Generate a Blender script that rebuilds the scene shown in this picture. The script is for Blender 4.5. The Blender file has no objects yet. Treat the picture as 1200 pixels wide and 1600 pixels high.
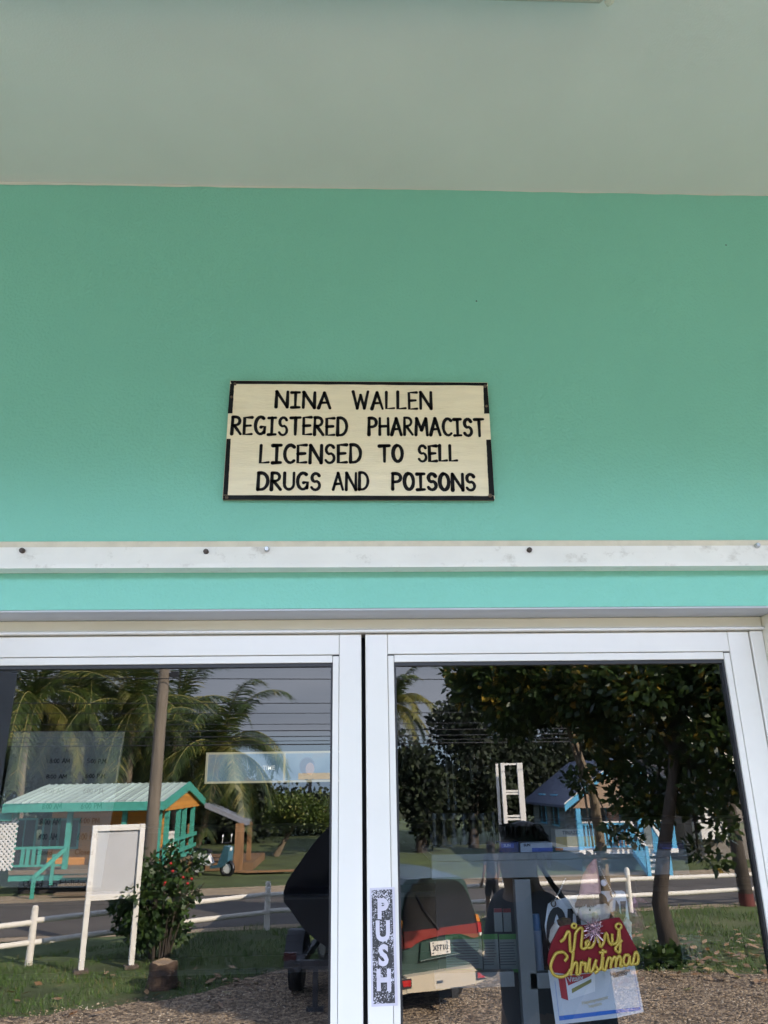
import bpy, math, random
from mathutils import Vector, Matrix, Euler
R_ = math.radians
random.seed(7)
S = bpy.context.scene
COL = S.collection

# ------------------------------------------------------------------ camera
CAM_Z, CAM_D, FPX = 1.78, 1.618, 1201.0
PITCH, YAW, ROLL = 19.429, 2.659, -0.912
p, y_, r = R_(PITCH), R_(YAW), R_(ROLL)
fw = Vector((math.sin(y_) * math.cos(p), math.cos(y_) * math.cos(p), math.sin(p)))
rt0 = Vector((math.cos(y_), -math.sin(y_), 0)); up0 = rt0.cross(fw)
rt = rt0 * math.cos(r) + up0 * math.sin(r); up = -rt0 * math.sin(r) + up0 * math.cos(r)
cd = bpy.data.cameras.new('camera'); cam = bpy.data.objects.new('camera', cd); COL.objects.link(cam)
m3 = Matrix((rt, up, -fw)).transposed()
cam.matrix_world = Matrix.Translation((0, -CAM_D, CAM_Z)) @ m3.to_4x4()
cd.sensor_fit = 'VERTICAL'; cd.sensor_height = 24; cd.lens = 24 * FPX / 1600
cd.clip_start = 0.05; cd.clip_end = 2000
S.camera = cam

# ------------------------------------------------------------------ world, sun, exposure
SUN_AZ, SUN_EL = 43.0, 29.0           # from +x towards +y
sv = Vector((math.cos(R_(SUN_AZ)) * math.cos(R_(SUN_EL)), math.sin(R_(SUN_AZ)) * math.cos(R_(SUN_EL)), math.sin(R_(SUN_EL))))
w = bpy.data.worlds.new("World"); S.world = w; w.use_nodes = True
nt = w.node_tree; N = nt.nodes; L = nt.links
bg = N['Background']; bg.inputs[1].default_value = 0.09
sky = N.new('ShaderNodeTexSky'); sky.sky_type = 'NISHITA'; sky.sun_disc = False
sky.sun_elevation = R_(SUN_EL); sky.sun_rotation = R_(90 - SUN_AZ); sky.dust_density = 1.2; sky.air_density = 1.0
tc = N.new('ShaderNodeTexCoord'); sep = N.new('ShaderNodeSeparateXYZ')
L.new(tc.outputs['Generated'], sep.inputs[0])
cn = N.new('ShaderNodeTexNoise'); cn.inputs['Scale'].default_value = 3.0; cn.inputs['Detail'].default_value = 6
mpw = N.new('ShaderNodeMapping'); mpw.inputs['Scale'].default_value = (1, 1, 5)
L.new(tc.outputs['Generated'], mpw.inputs[0]); L.new(mpw.outputs[0], cn.inputs['Vector'])
ramp = N.new('ShaderNodeValToRGB')
ramp.color_ramp.elements[0].position = 0.3; ramp.color_ramp.elements[0].color = (2.2, 2.38, 2.85, 1)
ramp.color_ramp.elements[1].position = 0.72; ramp.color_ramp.elements[1].color = (3.7, 3.75, 4.15, 1)
L.new(cn.outputs['Fac'], ramp.inputs[0])
mr = N.new('ShaderNodeMapRange'); mr.inputs[1].default_value = 0.042; mr.inputs[2].default_value = 0.066
mr.inputs[3].default_value = 0.05; mr.inputs[4].default_value = 0.85
L.new(sep.outputs['Z'], mr.inputs[0])
mxw = N.new('ShaderNodeMix'); mxw.data_type = 'RGBA'
L.new(mr.outputs[0], mxw.inputs[0]); lowm = N.new('ShaderNodeMix'); lowm.data_type = 'RGBA'; lowm.inputs[0].default_value = .8; lowm.inputs[7].default_value = (2.3, 3.3, 4.6, 1)
L.new(sky.outputs[0], lowm.inputs[6]); L.new(lowm.outputs[2], mxw.inputs[6]); L.new(ramp.outputs[0], mxw.inputs[7])
hm = N.new('ShaderNodeValToRGB'); he = hm.color_ramp.elements; he[0].position = .155; he[0].color = (.25, .25, .25, 1); he[1].position = .85; he[1].color = (.27, .29, .34, 1)
k_ = he.new(.215); k_.color = (.98, 1.12, 1.36, 1); k_ = he.new(.36); k_.color = (.56, .62, .75, 1); L.new(sep.outputs['Z'], hm.inputs[0])
hs_ = N.new('ShaderNodeVectorMath'); hs_.operation = 'SCALE'; hs_.inputs['Scale'].default_value = 4.0; L.new(hm.outputs[0], hs_.inputs[0])
ml_ = N.new('ShaderNodeMix'); ml_.data_type = 'RGBA'; ml_.blend_type = 'MULTIPLY'; ml_.clamp_result = False; ml_.inputs[0].default_value = 1; L.new(mxw.outputs[2], ml_.inputs[6]); L.new(hs_.outputs[0], ml_.inputs[7])
L.new(ml_.outputs[2], bg.inputs[0])
sl = bpy.data.lights.new('sun', 'SUN'); sl.energy = 4.2; sl.angle = R_(0.5); sl.color = (1.0, 0.88, 0.74)
so = bpy.data.objects.new('sun', sl); COL.objects.link(so); so.location = sv * 30
so.rotation_euler = sv.to_track_quat('Z', 'Y').to_euler()
S.view_settings.view_transform = 'Standard'; S.view_settings.look = 'None'
S.view_settings.exposure = 2.8; S.view_settings.gamma = 1
S.view_settings.use_curve_mapping = False
S.cycles.use_denoising = True; S.cycles.use_adaptive_sampling = False
S.cycles.max_bounces = 10; S.cycles.diffuse_bounces = 5; S.cycles.transparent_max_bounces = 12
S.cycles.sample_clamp_indirect = 6

# ------------------------------------------------------------------ place helpers
GLASS_Y = 0.118
ROOM_Z = -1.22                        # ground level outside the raised porch
def ray(px, py):
    return (fw * FPX + rt * (px - 600) + up * (800 - py)).normalized()
def D(px, py, y):
    """point of the wall or shop that stands on the plane y"""
    d = ray(px, py); t = (y + CAM_D) / d.y
    return Vector((d.x * t, y, CAM_Z + d.z * t))
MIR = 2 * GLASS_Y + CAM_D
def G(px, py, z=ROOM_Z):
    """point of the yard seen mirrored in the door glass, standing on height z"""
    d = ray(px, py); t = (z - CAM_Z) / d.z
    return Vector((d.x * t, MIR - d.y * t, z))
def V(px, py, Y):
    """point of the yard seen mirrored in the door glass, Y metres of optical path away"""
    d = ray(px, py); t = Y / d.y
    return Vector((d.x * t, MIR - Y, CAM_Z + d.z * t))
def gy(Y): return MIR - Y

# ------------------------------------------------------------------ materials
def newmat(name):
    m = bpy.data.materials.new(name); m.use_nodes = True
    return m, m.node_tree, m.node_tree.nodes['Principled BSDF']
def mat(name, col, rough=0.7, var=0.12, scale=8.0, bump=0.0, bscale=60.0, metal=0.0, spec=0.5, stretch=None, dirt=None, dirt_scale=3.0, dirt_amt=0.5, coat=0.0):
    m, t, b = newmat(name); n = t.nodes; l = t.links
    tc = n.new('ShaderNodeTexCoord'); mp = n.new('ShaderNodeMapping'); l.new(tc.outputs['Object'], mp.inputs[0])
    if stretch: mp.inputs['Scale'].default_value = stretch
    nz = n.new('ShaderNodeTexNoise'); nz.inputs['Scale'].default_value = scale; nz.inputs['Detail'].default_value = 6
    l.new(mp.outputs[0], nz.inputs['Vector'])
    rp = n.new('ShaderNodeValToRGB'); rp.color_ramp.elements[0].position = .3; rp.color_ramp.elements[1].position = .7
    rp.color_ramp.elements[0].color = tuple(c * (1 - var) for c in col) + (1,)
    rp.color_ramp.elements[1].color = tuple(min(1, c * (1 + var)) for c in col) + (1,)
    l.new(nz.outputs['Fac'], rp.inputs[0]); out = rp.outputs[0]
    if dirt:
        n2 = n.new('ShaderNodeTexNoise'); n2.inputs['Scale'].default_value = dirt_scale; n2.inputs['Detail'].default_value = 8; n2.inputs['Roughness'].default_value = .7
        l.new(mp.outputs[0], n2.inputs['Vector'])
        r2 = n.new('ShaderNodeMapRange'); r2.inputs[1].default_value = .55; r2.inputs[2].default_value = .75; r2.inputs[4].default_value = dirt_amt
        l.new(n2.outputs['Fac'], r2.inputs[0])
        mx = n.new('ShaderNodeMix'); mx.data_type = 'RGBA'; mx.inputs[7].default_value = dirt + (1,)
        l.new(r2.outputs[0], mx.inputs[0]); l.new(out, mx.inputs[6]); out = mx.outputs[2]
    l.new(out, b.inputs['Base Color'])
    b.inputs['Roughness'].default_value = rough; b.inputs['Metallic'].default_value = metal
    b.inputs['Specular IOR Level'].default_value = spec; b.inputs['Coat Weight'].default_value = coat
    if bump:
        n3 = n.new('ShaderNodeTexNoise'); n3.inputs['Scale'].default_value = bscale; n3.inputs['Detail'].default_value = 4
        l.new(mp.outputs[0], n3.inputs['Vector'])
        bp = n.new('ShaderNodeBump'); bp.inputs['Strength'].default_value = bump; bp.inputs['Distance'].default_value = .02
        l.new(n3.outputs['Fac'], bp.inputs['Height']); l.new(bp.outputs[0], b.inputs['Normal'])
    return m
def leafmat(name, c0, c1, c2, trans=0.3, rough=.5):
    m, t, b = newmat(name); n = t.nodes; l = t.links
    g = n.new('ShaderNodeNewGeometry'); rp = n.new('ShaderNodeValToRGB')
    e = rp.color_ramp.elements; e[0].position = 0; e[0].color = c0 + (1,); e[1].position = .93; e[1].color = c1 + (1,)
    k = e.new(.97); k.color = c2 + (1,)
    tcl = n.new('ShaderNodeTexCoord'); nzl = n.new('ShaderNodeTexNoise'); nzl.inputs['Scale'].default_value = .9; nzl.inputs['Detail'].default_value = 3; l.new(tcl.outputs['Object'], nzl.inputs['Vector'])
    adl = n.new('ShaderNodeMath'); adl.operation = 'MULTIPLY_ADD'; adl.inputs[1].default_value = 1.1; adl.inputs[2].default_value = -.55; l.new(nzl.outputs['Fac'], adl.inputs[0])
    sml = n.new('ShaderNodeMath'); sml.operation = 'ADD'; sml.use_clamp = True; l.new(g.outputs['Random Per Island'], sml.inputs[0]); l.new(adl.outputs[0], sml.inputs[1])
    l.new(sml.outputs[0], rp.inputs[0]); l.new(rp.outputs[0], b.inputs['Base Color'])
    b.inputs['Roughness'].default_value = rough
    tr = n.new('ShaderNodeBsdfTranslucent'); l.new(rp.outputs[0], tr.inputs[0])
    mx = n.new('ShaderNodeMixShader'); mx.inputs[0].default_value = trans
    l.new(b.outputs[0], mx.inputs[1]); l.new(tr.outputs[0], mx.inputs[2]); l.new(mx.outputs[0], n['Material Output'].inputs[0])
    return m
def plankmat(name, col, width, axis='Z', rough=.6, dark=.35, line=.06):
    """boards of one width with dark joints"""
    m, t, b = newmat(name); n = t.nodes; l = t.links
    tc = n.new('ShaderNodeTexCoord'); sp = n.new('ShaderNodeSeparateXYZ'); l.new(tc.outputs['Object'], sp.inputs[0])
    dv = n.new('ShaderNodeMath'); dv.operation = 'DIVIDE'; dv.inputs[1].default_value = width; l.new(sp.outputs[axis], dv.inputs[0])
    fr = n.new('ShaderNodeMath'); fr.operation = 'FRACT'; l.new(dv.outputs[0], fr.inputs[0])
    fl = n.new('ShaderNodeMath'); fl.operation = 'FLOOR'; l.new(dv.outputs[0], fl.inputs[0])
    wn = n.new('ShaderNodeTexWhiteNoise'); wn.noise_dimensions = '1D'; l.new(fl.outputs[0], wn.inputs['W'])
    mr_ = n.new('ShaderNodeMapRange'); mr_.inputs[3].default_value = .8; mr_.inputs[4].default_value = 1.1; l.new(wn.outputs[0], mr_.inputs[0])
    lt = n.new('ShaderNodeMath'); lt.operation = 'LESS_THAN'; lt.inputs[1].default_value = line; l.new(fr.outputs[0], lt.inputs[0])
    nz = n.new('ShaderNodeTexNoise'); nz.inputs['Scale'].default_value = 12; l.new(tc.outputs['Object'], nz.inputs['Vector'])
    m1 = n.new('ShaderNodeMix'); m1.data_type = 'RGBA'; m1.inputs[6].default_value = tuple(c * .85 for c in col) + (1,); m1.inputs[7].default_value = tuple(c * 1.15 for c in col) + (1,)
    l.new(nz.outputs['Fac'], m1.inputs[0])
    m2 = n.new('ShaderNodeVectorMath'); m2.operation = 'SCALE'; l.new(m1.outputs[2], m2.inputs[0]); l.new(mr_.outputs[0], m2.inputs['Scale'])
    m3_ = n.new('ShaderNodeMix'); m3_.data_type = 'RGBA'; m3_.inputs[7].default_value = tuple(c * dark for c in col) + (1,)
    l.new(lt.outputs[0], m3_.inputs[0]); l.new(m2.outputs[0], m3_.inputs[6]); l.new(m3_.outputs[2], b.inputs['Base Color'])
    b.inputs['Roughness'].default_value = rough
    return m
def glowmat(name, col, strength):
    m, t, b = newmat(name); b.inputs['Base Color'].default_value = col + (1,)
    b.inputs['Emission Color'].default_value = col + (1,); b.inputs['Emission Strength'].default_value = strength
    return m

# ------------------------------------------------------------------ mesh builder
def rotv(v, e): return Euler(e).to_matrix() @ Vector(v)
class MB:
    def __init__(s): s.v = []; s.f = []; s.mi = []; s.sm = []
    def add(s, vs, fs, mi=0, smooth=False):
        o = len(s.v); s.v += [Vector(q) for q in vs]
        for f in fs: s.f.append([o + i for i in f]); s.mi.append(mi); s.sm.append(smooth)
        return s
    def box(s, a, b, mi=0):
        x0, y0, z0 = [min(a[i], b[i]) for i in range(3)]; x1, y1, z1 = [max(a[i], b[i]) for i in range(3)]
        vs = [(x0, y0, z0), (x1, y0, z0), (x1, y1, z0), (x0, y1, z0), (x0, y0, z1), (x1, y0, z1), (x1, y1, z1), (x0, y1, z1)]
        return s.add(vs, [(0, 3, 2, 1), (4, 5, 6, 7), (0, 1, 5, 4), (1, 2, 6, 5), (2, 3, 7, 6), (3, 0, 4, 7)], mi)
    def bbox(s, a, b, bev=.004, mi=0):
        """box with chamfered edges along every side"""
        x0, y0, z0 = [min(a[i], b[i]) for i in range(3)]; x1, y1, z1 = [max(a[i], b[i]) for i in range(3)]
        e = min(bev, (x1 - x0) * .45, (y1 - y0) * .45, (z1 - z0) * .45)
        vs = []; X = (x0, x1); Y = (y0, y1); Z = (z0, z1)
        idx = {}
        for i in (0, 1):
            for j in (0, 1):
                for k in (0, 1):
                    sx, sy, sz = (1, -1)[i], (1, -1)[j], (1, -1)[k]
                    for ax in range(3):
                        q = [X[i] + sx * e, Y[j] + sy * e, Z[k] + sz * e]; q[ax] = (X[i], Y[j], Z[k])[ax]
                        idx[(i, j, k, ax)] = len(vs); vs.append(q)
        fs = []
        for ax in range(3):
            for sgn in (0, 1):
                o = [a_ for a_ in range(3) if a_ != ax]; ring = []
                for u, v in ((0, 0), (1, 0), (1, 1), (0, 1)):
                    c = [0, 0, 0]; c[ax] = sgn; c[o[0]] = u; c[o[1]] = v; ring.append(idx[(c[0], c[1], c[2], ax)])
                fs.append(ring)
        for ax in range(3):
            o = [a_ for a_ in range(3) if a_ != ax]
            for u in (0, 1):
                for v in (0, 1):
                    c0 = [0, 0, 0]; c1 = [0, 0, 0]; c1[ax] = 1
                    for c in (c0, c1): c[o[0]] = u; c[o[1]] = v
                    fs.append([idx[(*c0, o[0])], idx[(*c0, o[1])], idx[(*c1, o[1])], idx[(*c1, o[0])]])
        for i in (0, 1):
            for j in (0, 1):
                for k in (0, 1): fs.append([idx[(i, j, k, 0)], idx[(i, j, k, 1)], idx[(i, j, k, 2)]])
        return s.add(vs, fs, mi)
    def obox(s, c, size, rz=0, e=None, mi=0):
        h = [q / 2 for q in size]; M = Euler(e if e else (0, 0, rz)).to_matrix(); c = Vector(c)
        vs = [c + M @ Vector((x * h[0], y * h[1], z * h[2])) for x, y, z in ((-1, -1, -1), (1, -1, -1), (1, 1, -1), (-1, 1, -1), (-1, -1, 1), (1, -1, 1), (1, 1, 1), (-1, 1, 1))]
        return s.add(vs, [(0, 3, 2, 1), (4, 5, 6, 7), (0, 1, 5, 4), (1, 2, 6, 5), (2, 3, 7, 6), (3, 0, 4, 7)], mi)
    def bar(s, a, b, w_, h_, mi=0):
        """square bar from a to b: w_ sideways, h_ upwards"""
        a = Vector(a); b = Vector(b); d = (b - a).normalized(); u = Vector((0, 0, 1))
        if abs(d.z) > .95: u = Vector((0, 1, 0))
        sd = d.cross(u).normalized() * w_ / 2; u = sd.cross(d).normalized() * h_ / 2
        vs = [a - sd - u, a + sd - u, a + sd + u, a - sd + u, b - sd - u, b + sd - u, b + sd + u, b - sd + u]
        return s.add(vs, [(0, 1, 2, 3), (7, 6, 5, 4), (0, 4, 5, 1), (1, 5, 6, 2), (2, 6, 7, 3), (3, 7, 4, 0)], mi)
    def tube(s, pts, rad, n=10, cap=True, mi=0, smooth=True):
        pts = [Vector(q) for q in pts]
        if not hasattr(rad, '__len__'): rad = [rad] * len(pts)
        vs = []; ref = None
        for i, q in enumerate(pts):
            d = (pts[min(i + 1, len(pts) - 1)] - pts[max(i - 1, 0)]).normalized()
            if ref is None: ref = Vector((0, 0, 1)) if abs(d.z) < .9 else Vector((1, 0, 0))
            a = d.cross(ref).normalized(); ref2 = a.cross(d).normalized(); ref = ref2
            for k in range(n):
                t = 2 * math.pi * k / n; vs.append(q + (a * math.cos(t) + ref2 * math.sin(t)) * rad[i])
        fs = [(i * n + k, i * n + (k + 1) % n, (i + 1) * n + (k + 1) % n, (i + 1) * n + k) for i in range(len(pts) - 1) for k in range(n)]
        s.add(vs, fs, mi, smooth)
        if cap: s.add(vs[:n], [list(range(n))[::-1]], mi); s.add(vs[-n:], [list(range(n))], mi)
        return s
    def ell(s, c, rx, n=14, m=9, e=(0, 0, 0), mi=0, z0=-1.0, z1=1.0):
        M = Euler(e).to_matrix(); c = Vector(c); vs = []; a0 = math.asin(z0); a1 = math.asin(z1)
        for j in range(m + 1):
            t = a0 + (a1 - a0) * j / m
            for k in range(n):
                f = 2 * math.pi * k / n
                vs.append(c + M @ Vector((rx[0] * math.cos(t) * math.cos(f), rx[1] * math.cos(t) * math.sin(f), rx[2] * math.sin(t))))
        fs = [(j * n + k, j * n + (k + 1) % n, (j + 1) * n + (k + 1) % n, (j + 1) * n + k) for j in range(m) for k in range(n)]
        return s.add(vs, fs, mi, True)
    def loft(s, rings, mi=0, cap=True, smooth=False, closed=True):
        n = len(rings[0]); vs = [q for r_ in rings for q in r_]
        K = n if closed else n - 1
        fs = [(i * n + k, i * n + (k + 1) % n, (i + 1) * n + (k + 1) % n, (i + 1) * n + k) for i in range(len(rings) - 1) for k in range(K)]
        s.add(vs, fs, mi, smooth)
        if cap: s.add(rings[0], [list(range(n))[::-1]], mi); s.add(rings[-1], [list(range(n))], mi)
        return s
    def prism(s, poly, dvec, mi=0):
        """polygon (list of 3D points) extruded by dvec"""
        a = [Vector(q) for q in poly]; b = [q + Vector(dvec) for q in a]
        return s.loft([a, b], mi)
    def build(s, name, mats, parent=None, world=True, normals=True):
        me = bpy.data.meshes.new(name); vs = s.v
        if parent is not None and world:
            o = parent; ch = []
            while o is not None: ch.append(o); o = o.parent
            M = Matrix.Identity(4)
            for q in reversed(ch): M = M @ (Matrix.Translation(q.location) @ q.rotation_euler.to_matrix().to_4x4())
            Mi = M.inverted(); vs = [Mi @ q for q in vs]
        me.from_pydata([tuple(q) for q in vs], [], s.f)
        if not isinstance(mats, (list, tuple)): mats = [mats]
        for m in mats: me.materials.append(m)
        me.polygons.foreach_set('material_index', s.mi); me.polygons.foreach_set('use_smooth', s.sm); me.update()
        if normals:
            import bmesh
            bm = bmesh.new(); bm.from_mesh(me); bmesh.ops.recalc_face_normals(bm, faces=bm.faces); bm.to_mesh(me); bm.free()
        ob = bpy.data.objects.new(name, me); COL.objects.link(ob)
        if parent is not None: ob.parent = parent
        return ob
def tag(o, label=None, cat=None, group=None, kind=None):
    if label: o['label'] = label
    if cat: o['category'] = cat
    if group: o['group'] = group
    if kind: o['kind'] = kind
    return o
def thing(name, label, cat, loc=(0, 0, 0), rz=0, group=None):
    o = bpy.data.objects.new(name, None); COL.objects.link(o); o.empty_display_size = .2
    o.location = loc; o.rotation_euler = (0, 0, rz)
    return tag(o, label, cat, group)

# ------------------------------------------------------------------ lettering
def arc(cx, cy, rx, ry, a0, a1, n=9):
    return [(cx + rx * math.cos(R_(a0 + (a1 - a0) * i / n)), cy + ry * math.sin(R_(a0 + (a1 - a0) * i / n))) for i in range(n + 1)]
GL = {
 'N': (.72, [[(0, 0), (.02, 1)], [(.02, 1), (.70, 0)], [(.70, 0), (.72, 1)]]),
 'I': (.5, [[(.25, 1), (.24, 0)], [(0, .98), (.5, 1)], [(0, 0), (.5, .02)]]),
 'A': (.72, [[(0, 0), (.36, 1)], [(.36, 1), (.72, 0)], [(.13, .34), (.6, .36)]]),
 'W': (1., [[(0, 1), (.27, 0)], [(.27, 0), (.5, .8)], [(.5, .8), (.74, 0)], [(.74, 0), (1, 1)]]),
 'L': (.52, [[(.02, 1), (0, 0), (.52, .03)]]),
 'E': (.52, [[(.52, 1), (0, .98), (.0, 0), (.52, .02)], [(0, .5), (.44, .52)]]),
 'R': (.6, [[(0, 0), (.02, 1)], [(.02, 1)] + arc(.24, .76, .28, .24, 90, -90) + [(.02, .5)], [(.15, .5), (.6, 0)]]),
 'P': (.56, [[(0, 0), (.02, 1)], [(.02, 1)] + arc(.26, .74, .3, .26, 90, -90) + [(.02, .46)]]),
 'D': (.64, [[(0, 0), (.02, 1)], [(.02, 1)] + arc(.2, .5, .44, .5, 90, -90, 12) + [(0, 0)]]),
 'G': (.66, [arc(.36, .52, .36, .5, 55, 320, 14), [(.4, .42), (.66, .44), (.63, .08)]]),
 'C': (.58, [arc(.36, .5, .36, .5, 50, 310, 14)]),
 'S': (.56, [arc(.29, .74, .25, .26, 25, 250, 9) + arc(.27, .26, .28, .27, 70, -155, 10)]),
 'T': (.66, [[(.34, .98), (.33, 0)], [(0, .97), (.66, 1)]]),
 'H': (.64, [[(0, 0), (.02, 1)], [(.64, 0), (.64, 1)], [(.02, .5), (.64, .52)]]),
 'M': (.86, [[(0, 0), (.08, 1)], [(.08, 1), (.43, .3)], [(.43, .3), (.78, 1)], [(.78, 1), (.86, 0)]]),
 'O': (.62, [arc(.31, .5, .31, .5, 100, 460, 18)]),
 'U': (.62, [[(0, 1), (.0, .35)] + arc(.31, .32, .31, .32, 180, 360, 9) + [(.62, 1)]]),
 '0': (.52, [arc(.26, .48, .24, .46, 100, 460, 16)]),
 '8': (.52, [arc(.26, .75, .2, .24, 0, 360, 12), arc(.26, .26, .25, .26, 0, 360, 12)]),
 '6': (.5, [[(.4, 1), (.12, .6)] + arc(.25, .27, .24, .26, 150, -200, 14)]),
 '5': (.5, [[(.5, 1), (.1, 1), (.06, .58)] + arc(.24, .3, .25, .29, 130, -140, 10)]),
 ':': (.2, [[(.1, .2), (.1, .24)], [(.1, .62), (.1, .66)]]),
 '.': (.2, [[(.1, .0), (.1, .04)]]),
 ' ': (.4, []),
 'l': (.12, [[(.06, 1), (.06, 0)]]), 'i': (.12, [[(.06, .6), (.06, 0)], [(.06, .82), (.06, .86)]]),
 'o': (.4, [arc(.2, .28, .2, .28, 90, 450, 12)]), 's': (.34, [arc(.18, .43, .14, .14, 30, 250, 6) + arc(.17, .15, .16, .15, 70, -150, 7)]),
 'e': (.4, [[(.02, .3), (.38, .32)] + arc(.2, .28, .19, .28, 20, 320, 10)]), 'd': (.42, [arc(.2, .27, .2, .27, 60, 400, 12), [(.41, 1), (.41, 0)]]),
 'n': (.4, [[(.02, .55), (.02, 0)], [(.02, .4)] + arc(.2, .36, .18, .2, 160, 0, 6) + [(.38, 0)]]),
 'a': (.42, [arc(.2, .27, .2, .27, 60, 400, 12), [(.4, .55), (.42, 0)]]), 'y': (.4, [[(0, .55), (.2, .05)], [(.4, .55), (.1, -.35)]]),
}
def stroke(mb, pts, wid, to3, mi=0, jit=0.0, caps=True, taper=True):
    """flat painted stroke: pts are 2D, to3 maps 2D to 3D"""
    P = [Vector((q[0], q[1])) for q in pts]
    if len(P) == 2:
        P = [P[0].lerp(P[1], k / 4) for k in range(5)]
    n = len(P); w0 = wid * random.uniform(.85, 1.1); Lf = []; Rt = []
    for i, q in enumerate(P):
        d = P[min(i + 1, n - 1)] - P[max(i - 1, 0)]
        if d.length < 1e-9: d = Vector((1, 0))
        d.normalize(); nn = Vector((-d.y, d.x)); k = i / max(1, n - 1)
        ww = w0 / 2 * ((1.08 - .22 * k) if taper else 1) + random.uniform(-jit, jit)
        Lf.append(q + nn * ww); Rt.append(q - nn * ww)
    vs = [to3(q) for q in Lf] + [to3(q) for q in Rt]
    mb.add(vs, [(i, i + 1, n + i + 1, n + i) for i in range(n - 1)], mi)
    if caps:
        for e in (0, n - 1):
            rr = (Lf[e] - Rt[e]).length / 2
            c = [to3(P[e] + Vector((math.cos(2 * math.pi * k / 10), math.sin(2 * math.pi * k / 10))) * rr) for k in range(10)]
            mb.add(c, [list(range(10))], mi)
def word(mb, txt, x0, x1, base0, base1, hgt, wid, to3, gap=.22, jit=0.0, wob=.0):
    """hand lettering squeezed between x0 and x1"""
    tot = sum(GL[c][0] for c in txt) + gap * (len(txt) - 1); k = (x1 - x0) / tot; x = 0
    for c in txt:
        gw, st = GL[c]; dz = random.uniform(-wob, wob) * hgt; hs = hgt * random.uniform(1 - wob, 1 + wob)
        for q in st:
            pts = []
            for (a, b) in q:
                X = x0 + (x + a) * k; f = (X - x0) / max(1e-6, x1 - x0)
                pts.append((X, base0 + (base1 - base0) * f + dz + b * hs))
            stroke(mb, pts, wid, to3, jit=jit)
        x += gw + gap
def textmesh(body, size, bold=0.0, extrude=0.0):
    cu = bpy.data.curves.new('txt', 'FONT'); cu.body = body; cu.size = size; cu.offset = bold; cu.extrude = extrude
    cu.align_x = 'CENTER'; cu.align_y = 'CENTER'; cu.resolution_u = 3
    o = bpy.data.objects.new('txt', cu); COL.objects.link(o)
    dg = bpy.context.evaluated_depsgraph_get(); dg.update()
    me = bpy.data.meshes.new_from_object(o.evaluated_get(dg)); bpy.data.objects.remove(o)
    V_ = [v.co.copy() for v in me.vertices]; F_ = [list(q.vertices) for q in me.polygons]; bpy.data.meshes.remove(me)
    return V_, F_
def put_text(mb, body, size, org, ex, ey, bold=0.0, mi=0, sx=1.0):
    V_, F_ = textmesh(body, size, bold); ex = Vector(ex); ey = Vector(ey); org = Vector(org)
    mb.add([org + ex * (v.x * sx) + ey * v.y for v in V_], F_, mi)

# ================================================================== materials list
M = {}
M['turq'] = mat('turquoise_paint', (.215, .57, .455), .42, .018, 3, .2, 130, spec=.35, dirt=(.06, .16, .12), dirt_scale=55, dirt_amt=.0)
M['ceil'] = mat('ceiling_paint', (.66, .68, .62), .75, .03, 4, .06, 200)
def specks(m, dens, rad, dark):
    t = m.node_tree; n = t.nodes; l = t.links; b = n['Principled BSDF']; src = b.inputs['Base Color'].links[0].from_socket
    tc = n.new('ShaderNodeTexCoord'); v = n.new('ShaderNodeTexVoronoi'); v.inputs['Scale'].default_value = dens; l.new(tc.outputs['Object'], v.inputs['Vector'])
    sp = n.new('ShaderNodeSeparateColor'); l.new(v.outputs['Color'], sp.inputs[0])
    a = n.new('ShaderNodeMath'); a.operation = 'LESS_THAN'; a.inputs[1].default_value = rad * dens; l.new(v.outputs['Distance'], a.inputs[0])
    c = n.new('ShaderNodeMath'); c.operation = 'GREATER_THAN'; c.inputs[1].default_value = .8; l.new(sp.outputs[0], c.inputs[0])
    k = n.new('ShaderNodeMath'); k.operation = 'MULTIPLY'; l.new(a.outputs[0], k.inputs[0]); l.new(c.outputs[0], k.inputs[1])
    mx = n.new('ShaderNodeMix'); mx.data_type = 'RGBA'; mx.inputs[7].default_value = dark + (1,); l.new(k.outputs[0], mx.inputs[0]); l.new(src, mx.inputs[6]); l.new(mx.outputs[2], b.inputs['Base Color'])
specks(M['turq'], 9, .0022, (.05, .10, .08)); specks(M['ceil'], 6, .0022, (.2, .19, .16))
M['alu'] = mat('white_aluminium', (.725, .695, .635), .22, .02, 6, .015, 25, spec=.5, dirt=(.55, .52, .45), dirt_scale=14, dirt_amt=.12)
M['cream'] = mat('cream_aluminium', (.74, .70, .58), .3, .04, 6, .02, 25)
M['track'] = mat('track_white', (.84, .81, .75), .4, .04, 10, .05, 120, dirt=(.33, .27, .2), dirt_scale=22, dirt_amt=.55)
M['caulk'] = mat('cream_caulk', (.70, .63, .50), .7, .08, 30, .2, 150)
M['lint'] = mat('grey_lintel', (.52, .53, .56), .7, .05, 6)
M['black'] = mat('black_rubber', (.012, .012, .014), .5, .1)
M['dark'] = mat('dark_gap', (.006, .006, .008), .8, .1)
M['conc'] = mat('porch_concrete', (.36, .34, .30), .85, .15, 5, .2, 80)
M['roofw'] = mat('roof_metal_white', (.5, .5, .48), .5, .05)
M['colm'] = mat('column_grey', (.20, .21, .22), .6, .05)
M['screw'] = mat('rusty_screw', (.08, .06, .05), .6, .3, 90)
M['zinc'] = mat('zinc_screw', (.5, .5, .5), .35, .1, 50, metal=.8)
M['signw'] = mat('sign_cream', (.93, .84, .63), .55, .05, 9, .12, 60, stretch=(1, 1, 8), dirt=(.55, .45, .28), dirt_scale=14, dirt_amt=.3)
M['signb'] = mat('sign_black_paint', (.007, .008, .010), .55, .3, 40, .15, 120, spec=.2)
M['ink'] = mat('black_lettering_paint', (.007, .007, .009), .6, .3, 60, spec=.2)
M['wood'] = mat('raw_plywood_edge', (.22, .18, .11), .8, .3, 40)
exec_parts = []

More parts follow.
